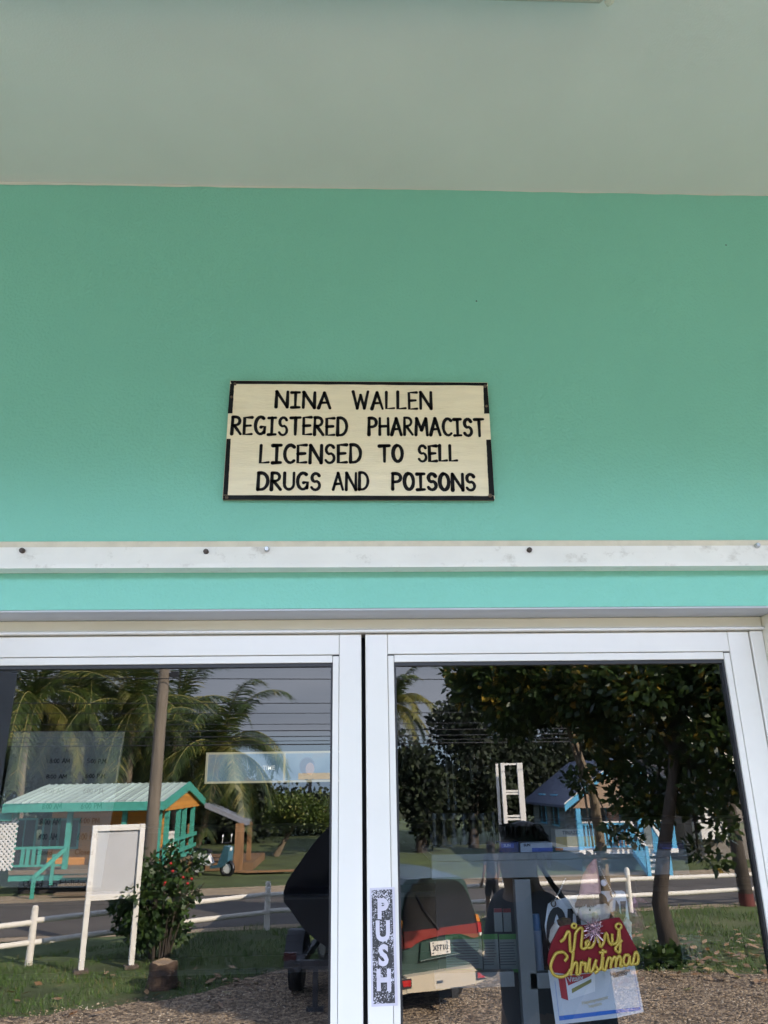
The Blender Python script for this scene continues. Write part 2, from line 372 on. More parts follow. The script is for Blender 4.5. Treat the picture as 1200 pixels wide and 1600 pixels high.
# ================================================================== pharmacy
def glassmat():
    m, t, b = newmat('tinted_glass'); n = t.nodes; l = t.links; n.remove(b)
    tr = n.new('ShaderNodeBsdfTransparent'); tr.inputs[0].default_value = (.73, .76, .79, 1)
    gl = n.new('ShaderNodeBsdfGlossy'); gl.inputs['Roughness'].default_value = 0.0; gl.inputs[0].default_value = (.97, .98, 1, 1)
    lw = n.new('ShaderNodeLayerWeight'); lw.inputs[0].default_value = .35
    mr_ = n.new('ShaderNodeMapRange'); mr_.inputs[3].default_value = .118; mr_.inputs[4].default_value = .6
    pw = n.new('ShaderNodeMath'); pw.operation = 'POWER'; pw.inputs[1].default_value = 3; l.new(lw.outputs['Facing'], pw.inputs[0])
    l.new(pw.outputs[0], mr_.inputs[0])
    mx = n.new('ShaderNodeMixShader'); l.new(mr_.outputs[0], mx.inputs[0]); l.new(tr.outputs[0], mx.inputs[1]); l.new(gl.outputs[0], mx.inputs[2])
    l.new(mx.outputs[0], n['Material Output'].inputs[0])
    return m
def clearmat():
    m, t, b = newmat('clear_glass'); n = t.nodes; n.remove(b)
    tr = n.new('ShaderNodeBsdfTransparent'); tr.inputs[0].default_value = (.97, .98, .98, 1)
    t.links.new(tr.outputs[0], n['Material Output'].inputs[0]); return m
M['glass'] = glassmat(); M['clear'] = clearmat()
ph = thing('pharmacy_building', 'turquoise pharmacy front with white glass double doors under a porch ceiling', 'building', (0, 0, 0))
FY = 0.10                                                    # front of the doors
zl = D(600, 950, 0).z                                        # underside of the lintel
z_head = D(600, 990.5, FY).z                                 # top of the doors
xo0, xo1 = -.905, D(1192, 980, FY).x                         # opening
CE = D(600, 295, 0).z
XW0, XW1, HT = -4.2, 6.2, CE
wl = MB()
wl.box((XW0, 0, 0), (xo0, .2, HT)); wl.box((xo1, 0, 0), (XW1, .2, HT)); wl.box((xo0, 0, zl), (xo1, .2, HT))
wl.build('wall', M['turq'], ph)
lb = MB(); lb.box((xo0 + .001, .002, zl - .004), (xo1 - .001, FY - .002, zl - .0005)); lb.build('lintel_soffit', M['lint'], ph)
for a, b in ((xo1 - .004, xo1 - .0005), (xo0 + .0005, xo0 + .004)):
    rv = MB(); rv.box((a, .001, 0.001), (b, .16, zl - .005)); rv.build('opening_reveal', M['cream'], ph)
# soffit (porch ceiling), beam, roof
cb = MB(); cb.box((XW0 - .3, -2.35, HT), (XW1 + .3, .2, HT + .06)); cb.build('porch_ceiling', M['ceil'], ph)
# uneven cut-in line of ceiling paint running on to the top of the wall
pe = MB(); xs = [XW0 + i * .03 for i in range(int((XW1 - XW0) / .03))]
random.seed(3); top = [(x, -.0015, HT - .0005) for x in xs]; bot = []; hgt = .005
for x in xs:
    hgt = max(.002, min(.010, hgt + random.uniform(-.0016, .0016))); bot.append((x, -.0015, HT - hgt))
n = len(xs); pe.add(top + bot, [(i, i + 1, n + i + 1, n + i) for i in range(n - 1)]); pe.build('paint_edge', M['ceil'], ph)
bm_ = MB(); bm_.box((XW0, -2.2, HT - .32), (XW1, -2.02, HT - .001)); bm_.build('porch_beam', M['colm'], ph)
rf = MB(); rf.prism([(XW0 - .4, -2.5, HT + .064), (XW0 - .4, 5.6, HT + .064), (XW0 - .4, 5.6, HT + .2), (XW0 - .4, 1.5, HT + .6), (XW0 - .4, -2.5, HT + .2)], (XW1 - XW0 + .8, 0, 0)); rf.build('roof', M['roofw'], ph)
fl = MB(); fl.box((XW0, -2.3, ROOM_Z), (XW1, 0, 0)); fl.build('porch_floor', M['conc'], ph)
st = MB()
for k in range(6): st.box((2.0, -2.301 - .28 * (k + 1), ROOM_Z + .004), (3.4, -2.301 - .28 * k - (0 if k == 0 else .0005), -.175 * (k + 1)))
st.build('steps', M['conc'], ph)
for cx in (-1.75, 2.6, 5.9):
    c = MB(); c.bbox((cx - .12, -2.04, .1), (cx + .12, -1.80, HT - .322), .01); c.bbox((cx - .15, -2.07, .0005), (cx + .15, -1.77, .0995), .01); c.build('porch_column', M['colm'], ph)
# frame round the doors
fr = MB(); zc = D(600, 983, FY - .012).z
fr.bbox((xo0 + .0045, FY - .006, zc), (xo1 - .0045, FY + .07, zl - .0045), .002)
hd = fr.build('frame_head', M['cream'], ph)
fr = MB(); fr.bbox((xo0 + .0045, FY - .016, z_head + .0015), (xo1 - .0045, FY + .06, zc - .0006), .002); fr.build('frame_lip', M['alu'], ph)
xg = D(1169, 989, FY).x                                      # outer edge of the right leaf
xm0, xm1 = D(565.5, 1200, FY).x, D(572.3, 1200, FY).x        # gap between the leaves
xl0 = xm0 - (xg - xm1)
for a, b in ((xg + .0025, xo1 - .0045), (xo0 + .0045, xl0 - .0025)):
    j = MB(); j.bbox((a, FY - .004, 0.001), (b, FY + .06, z_head + .001), .002); j.build('frame_jamb', M['alu'], ph)
zb0 = 0.24                                                   # bottom rail
z_r = D(900, 1019.5, FY).z; z_b = D(900, 1031.5, FY).z
def leaf(x0, x1, lab):
    SW, BW = D(608.5, 1100, FY).x - D(573.5, 1100, FY).x, .0135
    tr_h = z_head - z_r
    d = MB()
    d.bbox((x0, FY, .012), (x0 + SW, FY + .045, z_head), .0012); d.bbox((x1 - SW, FY, .012), (x1, FY + .045, z_head), .0012)
    d.bbox((x0 + SW + .0006, FY + .0004, z_r), (x1 - SW - .0006, FY + .0446, z_head), .0012)
    d.bbox((x0 + SW + .0006, FY + .0004, .012), (x1 - SW - .0006, FY + .0446, zb0), .0012)
    o = d.build('door', M['alu'], ph); o['label'] = lab
    a, b = x0 + SW + .0008, x1 - SW - .0008
    bd = MB(); yb = FY + .003
    bd.bbox((a + BW + .001, yb, z_b), (b - BW - .001, yb + .011, z_r - .0012), .001); bd.bbox((a + BW + .001, yb, zb0 + .0012), (b - BW - .001, yb + .011, zb0 + BW), .001)
    bd.bbox((a, yb, zb0 + .0012), (a + BW, yb + .011, z_r - .0028), .001); bd.bbox((b - BW, yb, zb0 + .0012), (b, yb + .011, z_r - .0028), .001)
    bd.build('glazing_bead', M['alu'], o)
    gk = MB(); a2, b2, c2, d2 = a + BW - .0006, b - BW + .0006, zb0 + BW - .0006, z_b + .0006; gw = .0052; y0, y1 = FY + .0085, GLASS_Y + .0018
    gk.box((a2, y0, c2), (a2 + gw, y1, d2)); gk.box((b2 - gw, y0, c2), (b2, y1, d2)); gk.box((a2 + gw, y0, d2 - gw * 1.6), (b2 - gw, y1, d2)); gk.box((a2 + gw, y0, c2), (b2 - gw, y1, c2 + gw))
    gk.build('gasket', M['black'], o)
    pn = MB(); x_, X_, z_, Z_ = a - .006, b + .006, zb0 - .01, z_r + .008; g0, g1 = GLASS_Y, GLASS_Y + .006
    pn.add([(x_, g0, z_), (X_, g0, z_), (X_, g0, Z_), (x_, g0, Z_)], [(0, 1, 2, 3)], 0)
    pn.add([(x_, g1, z_), (X_, g1, z_), (X_, g1, Z_), (x_, g1, Z_), (x_, g0 + .0003, z_), (X_, g0 + .0003, z_), (X_, g0 + .0003, Z_), (x_, g0 + .0003, Z_)], [(3, 2, 1, 0), (0, 1, 5, 4), (3, 2, 6, 7), (0, 3, 7, 4), (1, 2, 6, 5)], 1)
    pn.build('glass_pane', [M['glass'], M['clear']], o, normals=False)
    # small black drain slots at the ends of the top bead
    for u, v in ((a - .0002, a + BW), (b - BW, b + .0002)):
        sl_ = MB(); sl_.box((u, yb + .0004, z_r - .0026), (v, yb + .0060, z_r - .0010)); sl_.build('drain_slot', M['dark'], o)
    return o, SW
doorL, SW = leaf(xl0, xm0, 'left white door leaf with the opening hours sheet behind its glass')
doorR, SW = leaf(xm1, xg, 'right white door leaf with a PUSH sticker on its stile')
as_ = MB(); as_.box((xm0 - .004, FY + .047, .012), (xm1 + .004, FY + .056, z_head - .002)); as_.box((xg - .004, FY + .047, .012), (xg + .008, FY + .056, z_head - .002)); as_.build('door_gap_seal', M['dark'], ph)
# PUSH sticker: worn black speckle on silver
m_, t_, b_ = newmat('worn_black_sticker'); n_ = t_.nodes; l_ = t_.links
tcx = n_.new('ShaderNodeTexCoord'); nzx = n_.new('ShaderNodeTexNoise'); nzx.inputs['Scale'].default_value = 420; nzx.inputs['Detail'].default_value = 3; nzx.inputs['Roughness'].default_value = .8
nzy = n_.new('ShaderNodeTexNoise'); nzy.inputs['Scale'].default_value = 35
l_.new(tcx.outputs['Object'], nzx.inputs['Vector']); l_.new(tcx.outputs['Object'], nzy.inputs['Vector'])
ad = n_.new('ShaderNodeMath'); ad.operation = 'MULTIPLY_ADD'; ad.inputs[1].default_value = .35; l_.new(nzy.outputs['Fac'], ad.inputs[0]); l_.new(nzx.outputs['Fac'], ad.inputs[2])
rpx = n_.new('ShaderNodeValToRGB'); rpx.color_ramp.interpolation = 'CONSTANT'; rpx.color_ramp.elements[0].color = (.025, .025, .028, 1); rpx.color_ramp.elements[1].color = (.62, .60, .66, 1); rpx.color_ramp.elements[1].position = .75
l_.new(ad.outputs[0], rpx.inputs[0]); l_.new(rpx.outputs[0], b_.inputs['Base Color']); b_.inputs['Roughness'].default_value = .45
M['stk'] = m_; M['stks'] = mat('silver_sticker', (.53, .50, .56), .4, .05, 30)
A0, A1, B1, B0 = D(577.7, 1387.5, FY), D(616.5, 1386, FY), D(621.5, 1571, FY), D(580.5, 1573, FY)
yk = FY - .0008
def sq(u, v, y): q = A0.lerp(A1, u).lerp(B0.lerp(B1, u), v); return Vector((q.x, y, q.z))
ps = MB(); ps.prism([sq(0, 0, yk), sq(1, 0, yk), sq(1, 1, yk), sq(0, 1, yk)], (0, .0006, 0)); pso = ps.build('push_sticker', M['stks'], doorR); pso['label'] = 'worn black and silver PUSH sticker'
ps = MB(); y2 = yk - .0004; ps.add([sq(.07, .018, y2), sq(.9, .018, y2), sq(.9, .978, y2), sq(.07, .978, y2)], [(0, 1, 2, 3)])
for i in range(4):
    pass
pf = ps
ob = pf.build('sticker_field', M['stk'], doorR)
pl = MB(); hh = (A0.z - B0.z); ww = (A1.x - A0.x)
for c, v in zip('PUSH', (.192, .385, .59, .795)):
    q = sq(.49, v, y2 - .0004)
    put_text(pl, c, hh * .235, q, (1, 0, 0), (0, 0, 1), bold=.0022, sx=.86)
pl.build('sticker_letters', M['stks'], doorR)
# shutter track across the front
def zy(py, y=0): return D(600, py, y).z
z0, z1, z2, z3, z4, z5 = zy(846.6), zy(855, -.012), zy(866, -.022), zy(881.5, -.03), zy(886, -.045), zy(886, -.045)
prof = [(-.0005, z0), (-.011, z0 - .001), (-.011, z1)]
tk = MB(); ck = MB()
X0, X1 = -3.2, 4.2
ck.bbox((X0, -.010, z1 + .0005), (X1, -.0005, z0), .002); 
zz = [z1, z2 + .001, z2, z3, z3 - .001, z4]; yy = [-.018, -.021, -.027, -.033, -.043, -.045]
pts = [(0 - .0006, z1), (yy[0], zz[0]), (yy[1], zz[1]), (yy[2], zz[2]), (yy[3], zz[3]), (yy[4], zz[4]), (yy[5], zz[5]), (-.0006, zz[5] + .001)]
tk.loft([[(X0, y, z) for y, z in pts], [(X1, y, z) for y, z in pts]])
tko = tk.build('shutter_track', M['track'], ph); ck.build('track_sealant', M['caulk'], ph)
for px, py, kind in ((35, 860.5, 'screw'), (322, 862, 'screw'), (417, 858.5, 'zinc'), (827, 859.5, 'screw'), (1183, 852.5, 'zinc')):
    q = D(px, py, -.022); s_ = MB(); s_.tube([(q.x, -.0195, q.z), (q.x, -.026, q.z), (q.x, -.0295, q.z)], [.0058, .0058, .0042], 8)
    s_.box((q.x - .004, -.0302, q.z - .0008), (q.x + .004, -.0293, q.z + .0008)); s_.build('screw', M[kind], tko)
# interior shell of the shop
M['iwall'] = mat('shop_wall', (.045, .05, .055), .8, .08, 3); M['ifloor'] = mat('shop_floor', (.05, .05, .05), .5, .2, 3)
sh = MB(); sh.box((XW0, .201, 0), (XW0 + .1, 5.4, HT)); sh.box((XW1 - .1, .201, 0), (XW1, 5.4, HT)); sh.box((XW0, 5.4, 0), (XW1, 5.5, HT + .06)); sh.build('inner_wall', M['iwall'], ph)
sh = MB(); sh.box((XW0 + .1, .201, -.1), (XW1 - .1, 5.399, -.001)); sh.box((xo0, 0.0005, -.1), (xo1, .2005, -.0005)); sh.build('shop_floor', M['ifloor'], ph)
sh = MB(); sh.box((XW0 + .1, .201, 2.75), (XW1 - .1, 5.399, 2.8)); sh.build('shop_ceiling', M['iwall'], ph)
bs = MB(); bs.box((XW0, .002, ROOM_Z), (XW1, 5.5, -.101)); bs.build('foundation', M['conc'], ph)

# ceiling light on the porch
q = Vector((0.510, -CAM_D + 1.062, HT))
ql = thing('ceiling_light', 'long fluorescent batten light fixed to the pale porch ceiling', 'light', (q.x - .62, q.y - .06, HT))
b = MB(); b.bbox((q.x - 1.24, q.y - .12, HT - .055), (q.x - .018, q.y, HT - .0008), .008); b.build('housing', mat('light_housing', (.42, .40, .32), .5), ql)
b = MB(); b.bbox((q.x - .0175, q.y - .125, HT - .06), (q.x, q.y + .003, HT - .0008), .008); b.build('end_cap', mat('light_cap', (.6, .58, .48), .5), ql)

# ------------------------------------------------------------------ name board above the door
TH = .012
cs = [D(359.6, 594.5, -TH), D(761.8, 597.5, -TH), D(773, 780.0, -TH), D(347.5, 779.3, -TH)]
ns = thing('wall_sign', 'cream hand lettered pharmacist board with black border on turquoise wall', 'sign', tuple((cs[0] + cs[2]) / 2 + Vector((0, TH, 0))))
def sb(u, v, dy=0): q = cs[0].lerp(cs[1], u).lerp(cs[3].lerp(cs[2], u), v); return Vector((q.x, q.y + dy, q.z))
b = MB(); b.prism([sb(0, 0), sb(1, 0), sb(1, 1), sb(0, 1)], (0, TH - .0006, 0)); b.build('board', M['wood'], ns)
def to_sign(q, dy=-.0014): return Vector((q[0], cs[0].y + dy, q[1]))
b = MB(); b.add([sb(.0005, .001, -.0005), sb(.9995, .001, -.0005), sb(.9995, .999, -.0005), sb(.0005, .999, -.0005)], [(0, 1, 2, 3)]); b.build('painted_face', M['signw'], ns)
ZX, ZY, ZS = 330, 570, 1200 / 470
def zs(x, y): q = D(ZX + x / ZS, ZY + y / ZS, -TH - .0012); return (q.x, q.z)
bo = MB(); random.seed(5)
def strip(a, b_, c, d, n=24, j=.7):
    A = []; B = []
    for i in range(n + 1):
        f = i / n; A.append((a[0] + (b_[0] - a[0]) * f, a[1] + (b_[1] - a[1]) * f)); B.append((d[0] + (c[0] - d[0]) * f + random.uniform(-j, j), d[1] + (c[1] - d[1]) * f + random.uniform(-j, j)))
    bo.add([to_sign(zs(*q), -.001) for q in A] + [to_sign(zs(*q), -.001) for q in B], [(i, i + 1, n + 2 + i, n + 1 + i) for i in range(n)])
strip((76.5, 63), (1102, 71), (1101, 83), (80, 75.5)); strip((46.5, 538), (1129, 540), (1128, 523), (47, 520))
strip((76, 76), (66, 194), (84.5, 193), (92, 76), j=.5); strip((61.5, 295), (47, 519), (66, 519), (78, 295), j=.5)
strip((1102, 84), (1110, 194), (1089, 195), (1086, 84), j=.5); strip((1116, 298), (1130, 522), (1108, 521), (1097, 298), j=.5)
bo.build('border', M['signb'], ns)
lt = MB(); random.seed(11)
def line(txt, x0, x1, yb0, yb1, yt, wd=12.5):
    a = zs(x0, yb0); b = zs(x1, yb1); t = zs(x0, yt); W = wd / ZS / 664
    word(lt, txt, a[0] + W / 2, b[0] - W / 2, a[1] + W / 2, b[1] + W / 2, t[1] - a[1] - W, W, to_sign, gap=.25, jit=.0003, wob=.018)
line('NINA', 252, 480, 174, 178, 101); line('WALLEN', 560, 885, 181, 181, 103)
line('REGISTERED', 75, 547, 283, 286, 203); line('PHARMACIST', 623, 1095, 284, 289, 206)
line('LICENSED', 188, 603, 398, 396, 315, 13.5); line('TO', 665, 770, 393, 393, 316, 13.5); line('SELL', 822, 988, 391, 391, 317, 13.5)
line('DRUGS', 178, 440, 505, 504, 426, 14); line('AND', 480, 632, 504, 504, 426, 12); line('POISONS', 717, 1060, 504, 507, 427, 14)
lt.build('lettering', M['ink'], ns)
for x, y, rr in ((95, 77, 5), (81, 129, 5), (1092, 86, 6), (1098, 165, 5), (62, 529, 6), (1113, 522, 7)):
    q = to_sign(zs(x, y)); s_ = MB(); rr = rr / ZS / 664 * 1.1
    s_.tube([(q.x, q.y + .001, q.z), (q.x, q.y - .0015, q.z), (q.x, q.y - .0025, q.z)], [rr, rr, rr * .6], 9); s_.build('screw', mat('sign_screw', (.12, .085, .06), .7, .4, 200), ns)

# ================================================================== things inside the shop, behind the glass
M['paper'] = mat('white_paper', (.46, .49, .53), .7, .04, 12)
M['oldpaper'] = mat('greyed_paper', (.09, .094, .083), .8, .05, 10)
M['pen'] = mat('marker_ink', (.006, .006, .007), .6, .1)
# opening hours sheet
HY = .136
hs = thing('hours_sheet', 'grey opening hours sheet with black handwriting behind the left door glass', 'notice', tuple(D(90, 1386, HY)))
c_ = [D(22, 1143, HY), D(195.5, 1143, HY), D(157, 1386.5, HY), D(-22, 1386.5, HY)]
b = MB(); b.prism(c_, (0, .0012, 0)); b.build('sheet', M['oldpaper'], hs)
random.seed(21)
def th(q): return Vector((q[0], HY - .0012, q[1]))
def hz(zx, zy_): q = D(zx / 4.615, 1120 + zy_ / 4.615, HY - .0012); return q.x, q.z
rows = [((358, 500, 333, 303), (628, 772, 334, 306), '8:00 AM', '5:00 P.M.'), ((333, 478, 443, 416), (615, 765, 441, 413), '8:00 AM', '6:00 P.M.'),
        ((318, 462, 552, 518), (600, 750, 551, 517), '8:00 AM', '6:00 P.M.'), ((303, 440, 663, 628), (583, 730, 661, 625), '8:00 AM', '6:00 PM'),
        ((287, 432, 777, 735), (573, 714, 767, 732), '8:00 AM', '6:00 PM'), ((272, 418, 886, 844), (555, 708, 885, 840), '8:00 AM.', '6:00 PM.')]
for a, b2, ta, tb in rows:
    for (x0, x1, zb, zt), tx in ((a, ta), (b2, tb)):
        hl = MB()
        p0 = hz(x0, zb); p1 = hz(x1, zb); pt = hz(x0, zt)
        word(hl, tx, p0[0], p1[0], p0[1], p1[1], pt[1] - p0[1], .0017, th, gap=.16, jit=.0002, wob=.05)
        hl.build('handwriting', M['pen'], hs)
for x0, x1, zb, zt, tx in ((255, 372, 993, 960, 'Closed'), (540, 668, 992, 958, 'Closed'), (165, 300, 1222, 1182, 'Closed'), (345, 408, 1218, 1190, 'on'), (432, 655, 1215, 1176, 'Holidays')):
    hl = MB()
    p0 = hz(x0, zb); p1 = hz(x1, zb); pt = hz(x0, zt)
    word(hl, tx, p0[0], p1[0], p0[1], p1[1], pt[1] - p0[1], .0019 if zb < 1100 else .0024, th, gap=.14, jit=.0002, wob=.05)
    hl.build('handwriting', M['pen'], hs)

# lit advertising header above the shelves at the back of the shop
LY = 3.6
lbx = thing('light_box', 'lit pastel advertising light box above the back shelves', 'light box', tuple(D(480, 1222, LY)))
a, b2 = D(323, 1176, LY), D(548, 1221, LY)
ml, tl_, bl_ = newmat('lit_picture'); nl = tl_.nodes; ll = tl_.links
t1 = nl.new('ShaderNodeTexCoord'); z1_ = nl.new('ShaderNodeTexNoise'); z1_.inputs['Scale'].default_value = 3.2; z1_.inputs['Detail'].default_value = 3
ll.new(t1.outputs['Object'], z1_.inputs['Vector']); r1 = nl.new('ShaderNodeValToRGB'); e = r1.color_ramp.elements
e[0].position = .3; e[0].color = (.10, .22, .34, 1); e[1].position = .7; e[1].color = (.62, .46, .36, 1); k = e.new(.5); k.color = (.34, .48, .58, 1)
ll.new(z1_.outputs['Fac'], r1.inputs[0]); ll.new(r1.outputs[0], bl_.inputs['Emission Color']); bl_.inputs['Emission Strength'].default_value = .08; bl_.inputs['Base Color'].default_value = (.05, .05, .05, 1)
bx = MB(); bx.box((a.x, LY, b2.z), (b2.x, LY + .12, a.z)); bx.build('picture_panel', ml, lbx)
fm = MB(); fw_ = .012
for q0, q1 in (((a.x, LY - .015, a.z - fw_), (b2.x, LY - .001, a.z)), ((a.x, LY - .015, b2.z), (b2.x, LY - .001, b2.z + fw_)), ((a.x, LY - .015, b2.z + fw_), (a.x + fw_, LY - .001, a.z - fw_))): fm.box(q0, q1)
for px in (443,):
    q = D(px, 1200, LY); fm.box((q.x, LY - .015, b2.z + fw_), (q.x + fw_, LY - .001, a.z - fw_))
fm.build('lit_edge', glowmat('lit_edge_strip', (1., .9, .65), .065), lbx)
for cx, rr in ((482, 19),):
    q = D(cx, 1199, LY - .004); rad = rr * .0043; f_ = MB(); f_.ell((q.x - rad * .12, LY - .001, q.z + rad * .1), (rad * .6, .0015, rad * .66), 16, 8); f_.ell((q.x + rad * .12, LY - .004, q.z - rad * .1), (rad * .34, .0015, rad * .46), 14, 8, mi=1)
    f_.build('printed_face', [glowmat('print_hair', (.3, .36, .5), .05), glowmat('print_skin', (.75, .55, .52), .07)], lbx)
tx = MB(); q = D(420, 1200, LY); put_text(tx, 'TIME', .036, (q.x, LY - .006, q.z), (1, 0, 0), (0, 0, 1), bold=.001); tx.build('print_lettering', glowmat('print_white', (.95, .95, .9), .075), lbx)

# grey display stand behind the right leaf
SY = .62
M['stand'] = mat('grey_stand', (.17, .19, .20), .55, .05, 5)
ds = thing('display_stand', 'grey framed display stand with two open bays behind the right door', 'shelving', tuple(D(830, 1600, SY)))
def fbox(mb, x0, y0, x1, y1, dy=.03, yy=SY): p0 = D(x0, y0, yy); p1 = D(x1, y0, yy); p2 = D(x0, y1, yy); mb.box((p0.x, yy, p0.z), (p1.x, yy + dy, p2.z))
b = MB(); fbox(b, 675, 1347, 1075, 1374); fbox(b, 804, 1374.5, 828, 1700); fbox(b, 680, 1521, 803, 1545); fbox(b, 828.5, 1521, 868, 1545); b.build('frame', M['stand'], ds)
b = MB(); p0 = D(675, 1347, SY); p1 = D(1075, 1346, SY); b.box((p0.x, SY + .001, p0.z + .001), (p1.x, SY + .32, p0.z + .018)); b.build('shelf', M['stand'], ds)
b = MB(); p0 = D(680, 1374, SY + .3); p1 = D(1040, 1800, SY + .3); b.box((p0.x, SY + .3, p1.z), (p1.x, SY + .31, p0.z)); b.build('back_panel', mat('stand_back', (.02, .022, .025), .7), ds)
# leaflets in the left bay, green edged
M['leafl'] = mat('leaflet_paper', (.14, .165, .165), .6, .06, 20); M['green'] = mat('leaflet_green', (.05, .16, .04), .6, .1); M['txt'] = mat('print_grey', (.05, .055, .06), .7, .1)
for i, (x0, x1) in enumerate(((696, 752), (754, 777.5), (779.5, 810))):
    xs0, xs1 = (x0, x1)
    t = thing('leaflet', ('broad green edged leaflet at the left of the stand bay', 'narrow green edged leaflet in the middle of the stand bay', 'right green edged leaflet in the stand bay beside the post')[i], 'leaflet', tuple(D((x0 + x1) / 2, 1522, SY + .06)), group='green leaflets in the display stand')
    b = MB(); fbox(b, xs0, 1461, xs1, 1520, .004, SY + .06); b.build('sheet', M['leafl'], t)
    for u, v in ((1460, 1468), (1515, 1520)):
        b = MB(); fbox(b, xs0, u, xs1, v, .002, SY + .057); b.build('green_band', M['green'], t)
    b = MB()
    for k in range(9): fbox(b, xs0 + 2, 1473 + k * 4.2, xs1 - random.uniform(2, 8), 1474.2 + k * 4.2, .001, SY + .058)
    b.build('print', M['txt'], t)
for i, (x0, x1) in enumerate(((772, 784), (786, 798))):
    t = thing('card_pack', ('small red topped card left of its twin in the stand', 'small red topped card beside the stand post')[i], 'card', tuple(D(x0 + 6, 1456, SY + .08)), group='red topped cards in the display stand')
    b = MB(); fbox(b, x0, 1426, x1, 1456, .006, SY + .08); b.build('card', M['leafl'], t); b = MB(); fbox(b, x0, 1420, x1, 1425.8, .006, SY + .08); b.build('red_top', mat('card_red', (.16, .02, .02), .5), t)
# medicine boxes standing on the stand
def pack(lab, px0, py0, px1, py1, y, dep, base, bands, texts, name='medicine_box', group='medicine boxes on the grey stand'):
    p0 = D(px0, py0, y); p1 = D(px1, py1, y); t = thing(name, lab, 'box', ((p0.x + p1.x) / 2, y + dep / 2, p1.z), group=group)
    b = MB(); b.bbox((p0.x, y, p1.z), (p1.x, y + dep, p0.z), .001); b.build('carton', base, t)
    for (u0, v0, u1, v1, mm) in bands:
        b = MB(); X = p1.x - p0.x; Z = p0.z - p1.z
        b.box((p0.x + u0 * X, y - .0012, p0.z - v0 * Z), (p0.x + u1 * X, y - .0004, p0.z - v1 * Z)); b.build('colour_band', mm, t)
    for (s_, u, v, hh_, mm) in texts:
        b = MB(); X = p1.x - p0.x; Z = p0.z - p1.z
        put_text(b, s_, hh_ * Z, (p0.x + u * X, y - .0018, p0.z - v * Z), (1, 0, 0), (0, 0, 1), bold=.0004); b.build('print', mm, t)
    return t
mB = mat('pack_blue', (.03, .07, .30), .5); mW = mat('pack_white', (.28, .33, .40), .5); mY = mat('pack_yellow', (.32, .22, .03), .5); mO = mat('pack_orange', (.42, .12, .02), .5); mK = mat('pack_print', (.01, .015, .03), .5); mP = mat('pack_pale', (.22, .22, .19), .5); mD = mat('pack_navy', (.008, .02, .10), .5)
mLt = mat('pack_light_print', (.3, .36, .5), .5)
pack('dark blue medicine box left of the white HONGOS box', 780, 1316, 812, 1346, SY + .03, .05, mD, [(.1, .08, .75, .3, mB)], [('SUN', .4, .18, .2, mLt), ('San Antonio', .5, .78, .16, mLt)])
pack('white and blue medicine box lettered HONGOS', 813, 1317, 865, 1346, SY + .02, .05, mW, [(.35, .28, 1, .48, mB), (0, .86, 1, 1, mat('pack_teal', (.02, .12, .12), .5))], [('SUN', .2, .12, .2, mK), ('HONGOS', .52, .64, .3, mK)])
pack('yellow banded medicine box on top of the orange cornered box', 867, 1296, 932, 1322.5, SY + .05, .05, mP, [(0, .42, 1, 1, mY)], [('TIBIAZID', .4, .2, .28, mK)])
pack('white medicine box with an orange corner under the yellow box', 867, 1324, 932, 1346, SY + .05, .06, mW, [(0, .05, .2, 1, mO)], [('Amcozol', .55, .35, .36, mK)])
pack('dark navy medicine box at the right end of the stand', 1030, 1318, 1072, 1346, SY + .03, .06, mD, [(.1, .2, .8, .45, mB)], [])
# bottles and packs at the lower bay
mbt = mat('lotion_blue', (.08, .16, .30), .4); mbw = mat('lotion_white', (.22, .28, .38), .4)
t = thing('lotion_bottle', 'pale blue lotion bottle in the right bay of the stand', 'bottle', tuple(D(843, 1521, SY + .1)))
p0, p1 = D(833, 1430, SY + .1), D(853, 1521, SY + .1); rr = (p1.x - p0.x) / 2; cx = (p0.x + p1.x) / 2
b = MB(); b.tube([(cx, SY + .12, p1.z), (cx, SY + .12, p1.z + .1)], rr, 14); b.build('bottle_body', mbw, t)
b = MB(); b.tube([(cx, SY + .12, p1.z + .1005), (cx, SY + .12, p0.z)], [rr, rr * .8], 14); b.build('bottle_cap', mbt, t)
t = pack('teal carton lettered 30 low in the right bay', 872, 1443, 905, 1501, SY + .12, .06, mat('pack_tealbig', (.02, .13, .17), .5), [(.62, .35, 1, 1, mat('pack_grey', (.13, .14, .16), .5))], [], group=None)
t2 = thing('price_card', 'grey card lettered 30 beside the teal carton', 'card', tuple(D(1077, 1500, SY + .03)))
b = MB(); fbox(b, 1062, 1462, 1094, 1500, .004, SY + .03); b.build('card', mat('price_grey', (.085, .09, .1), .6), t2)
b = MB(); q = D(1077, 1484, SY + .028); put_text(b, '30', .035, q, (1, 0, 0), (0, 0, 1), bold=.0012); b.build('lettering', M['pen'], t2)
# black wire rack with hanging bottles further inside
RY = 1.25
bk = mat('rack_black', (.01, .011, .012), .4); mt = mat('rack_metal', (.09, .10, .10), .35, .1, metal=.7)
rk = thing('bottle_rack', 'black rack with a row of dark bottles deep inside the shop', 'rack', tuple(D(735, 1347, RY)))
b = MB(); fbox(b, 672, 1300, 676, 1347, .02, RY); fbox(b, 768, 1268, 772, 1347, .02, RY); fbox(b, 676.5, 1340, 767, 1347, .2, RY); b.build('rack_frame', bk, rk)
for i in range(7):
    px = 678 + i * 15.2; q = D(px, 1276, RY + .1); q2 = D(px, 1340, RY + .1); s_ = MB()
    s_.tube([(q.x, RY + .1, q2.z), (q.x, RY + .1, q.z - .09), (q.x, RY + .1, q.z - .05), (q.x, RY + .1, q.z - .01)], [.026, .026, .012, .012], 10); o = s_.build('dark_bottle', bk, rk)
    s_ = MB(); s_.tube([(q.x, RY + .1, q.z - .009), (q.x, RY + .1, q.z + .012)], [.022, .017], 10); s_.build('pump_cap', mt, o)
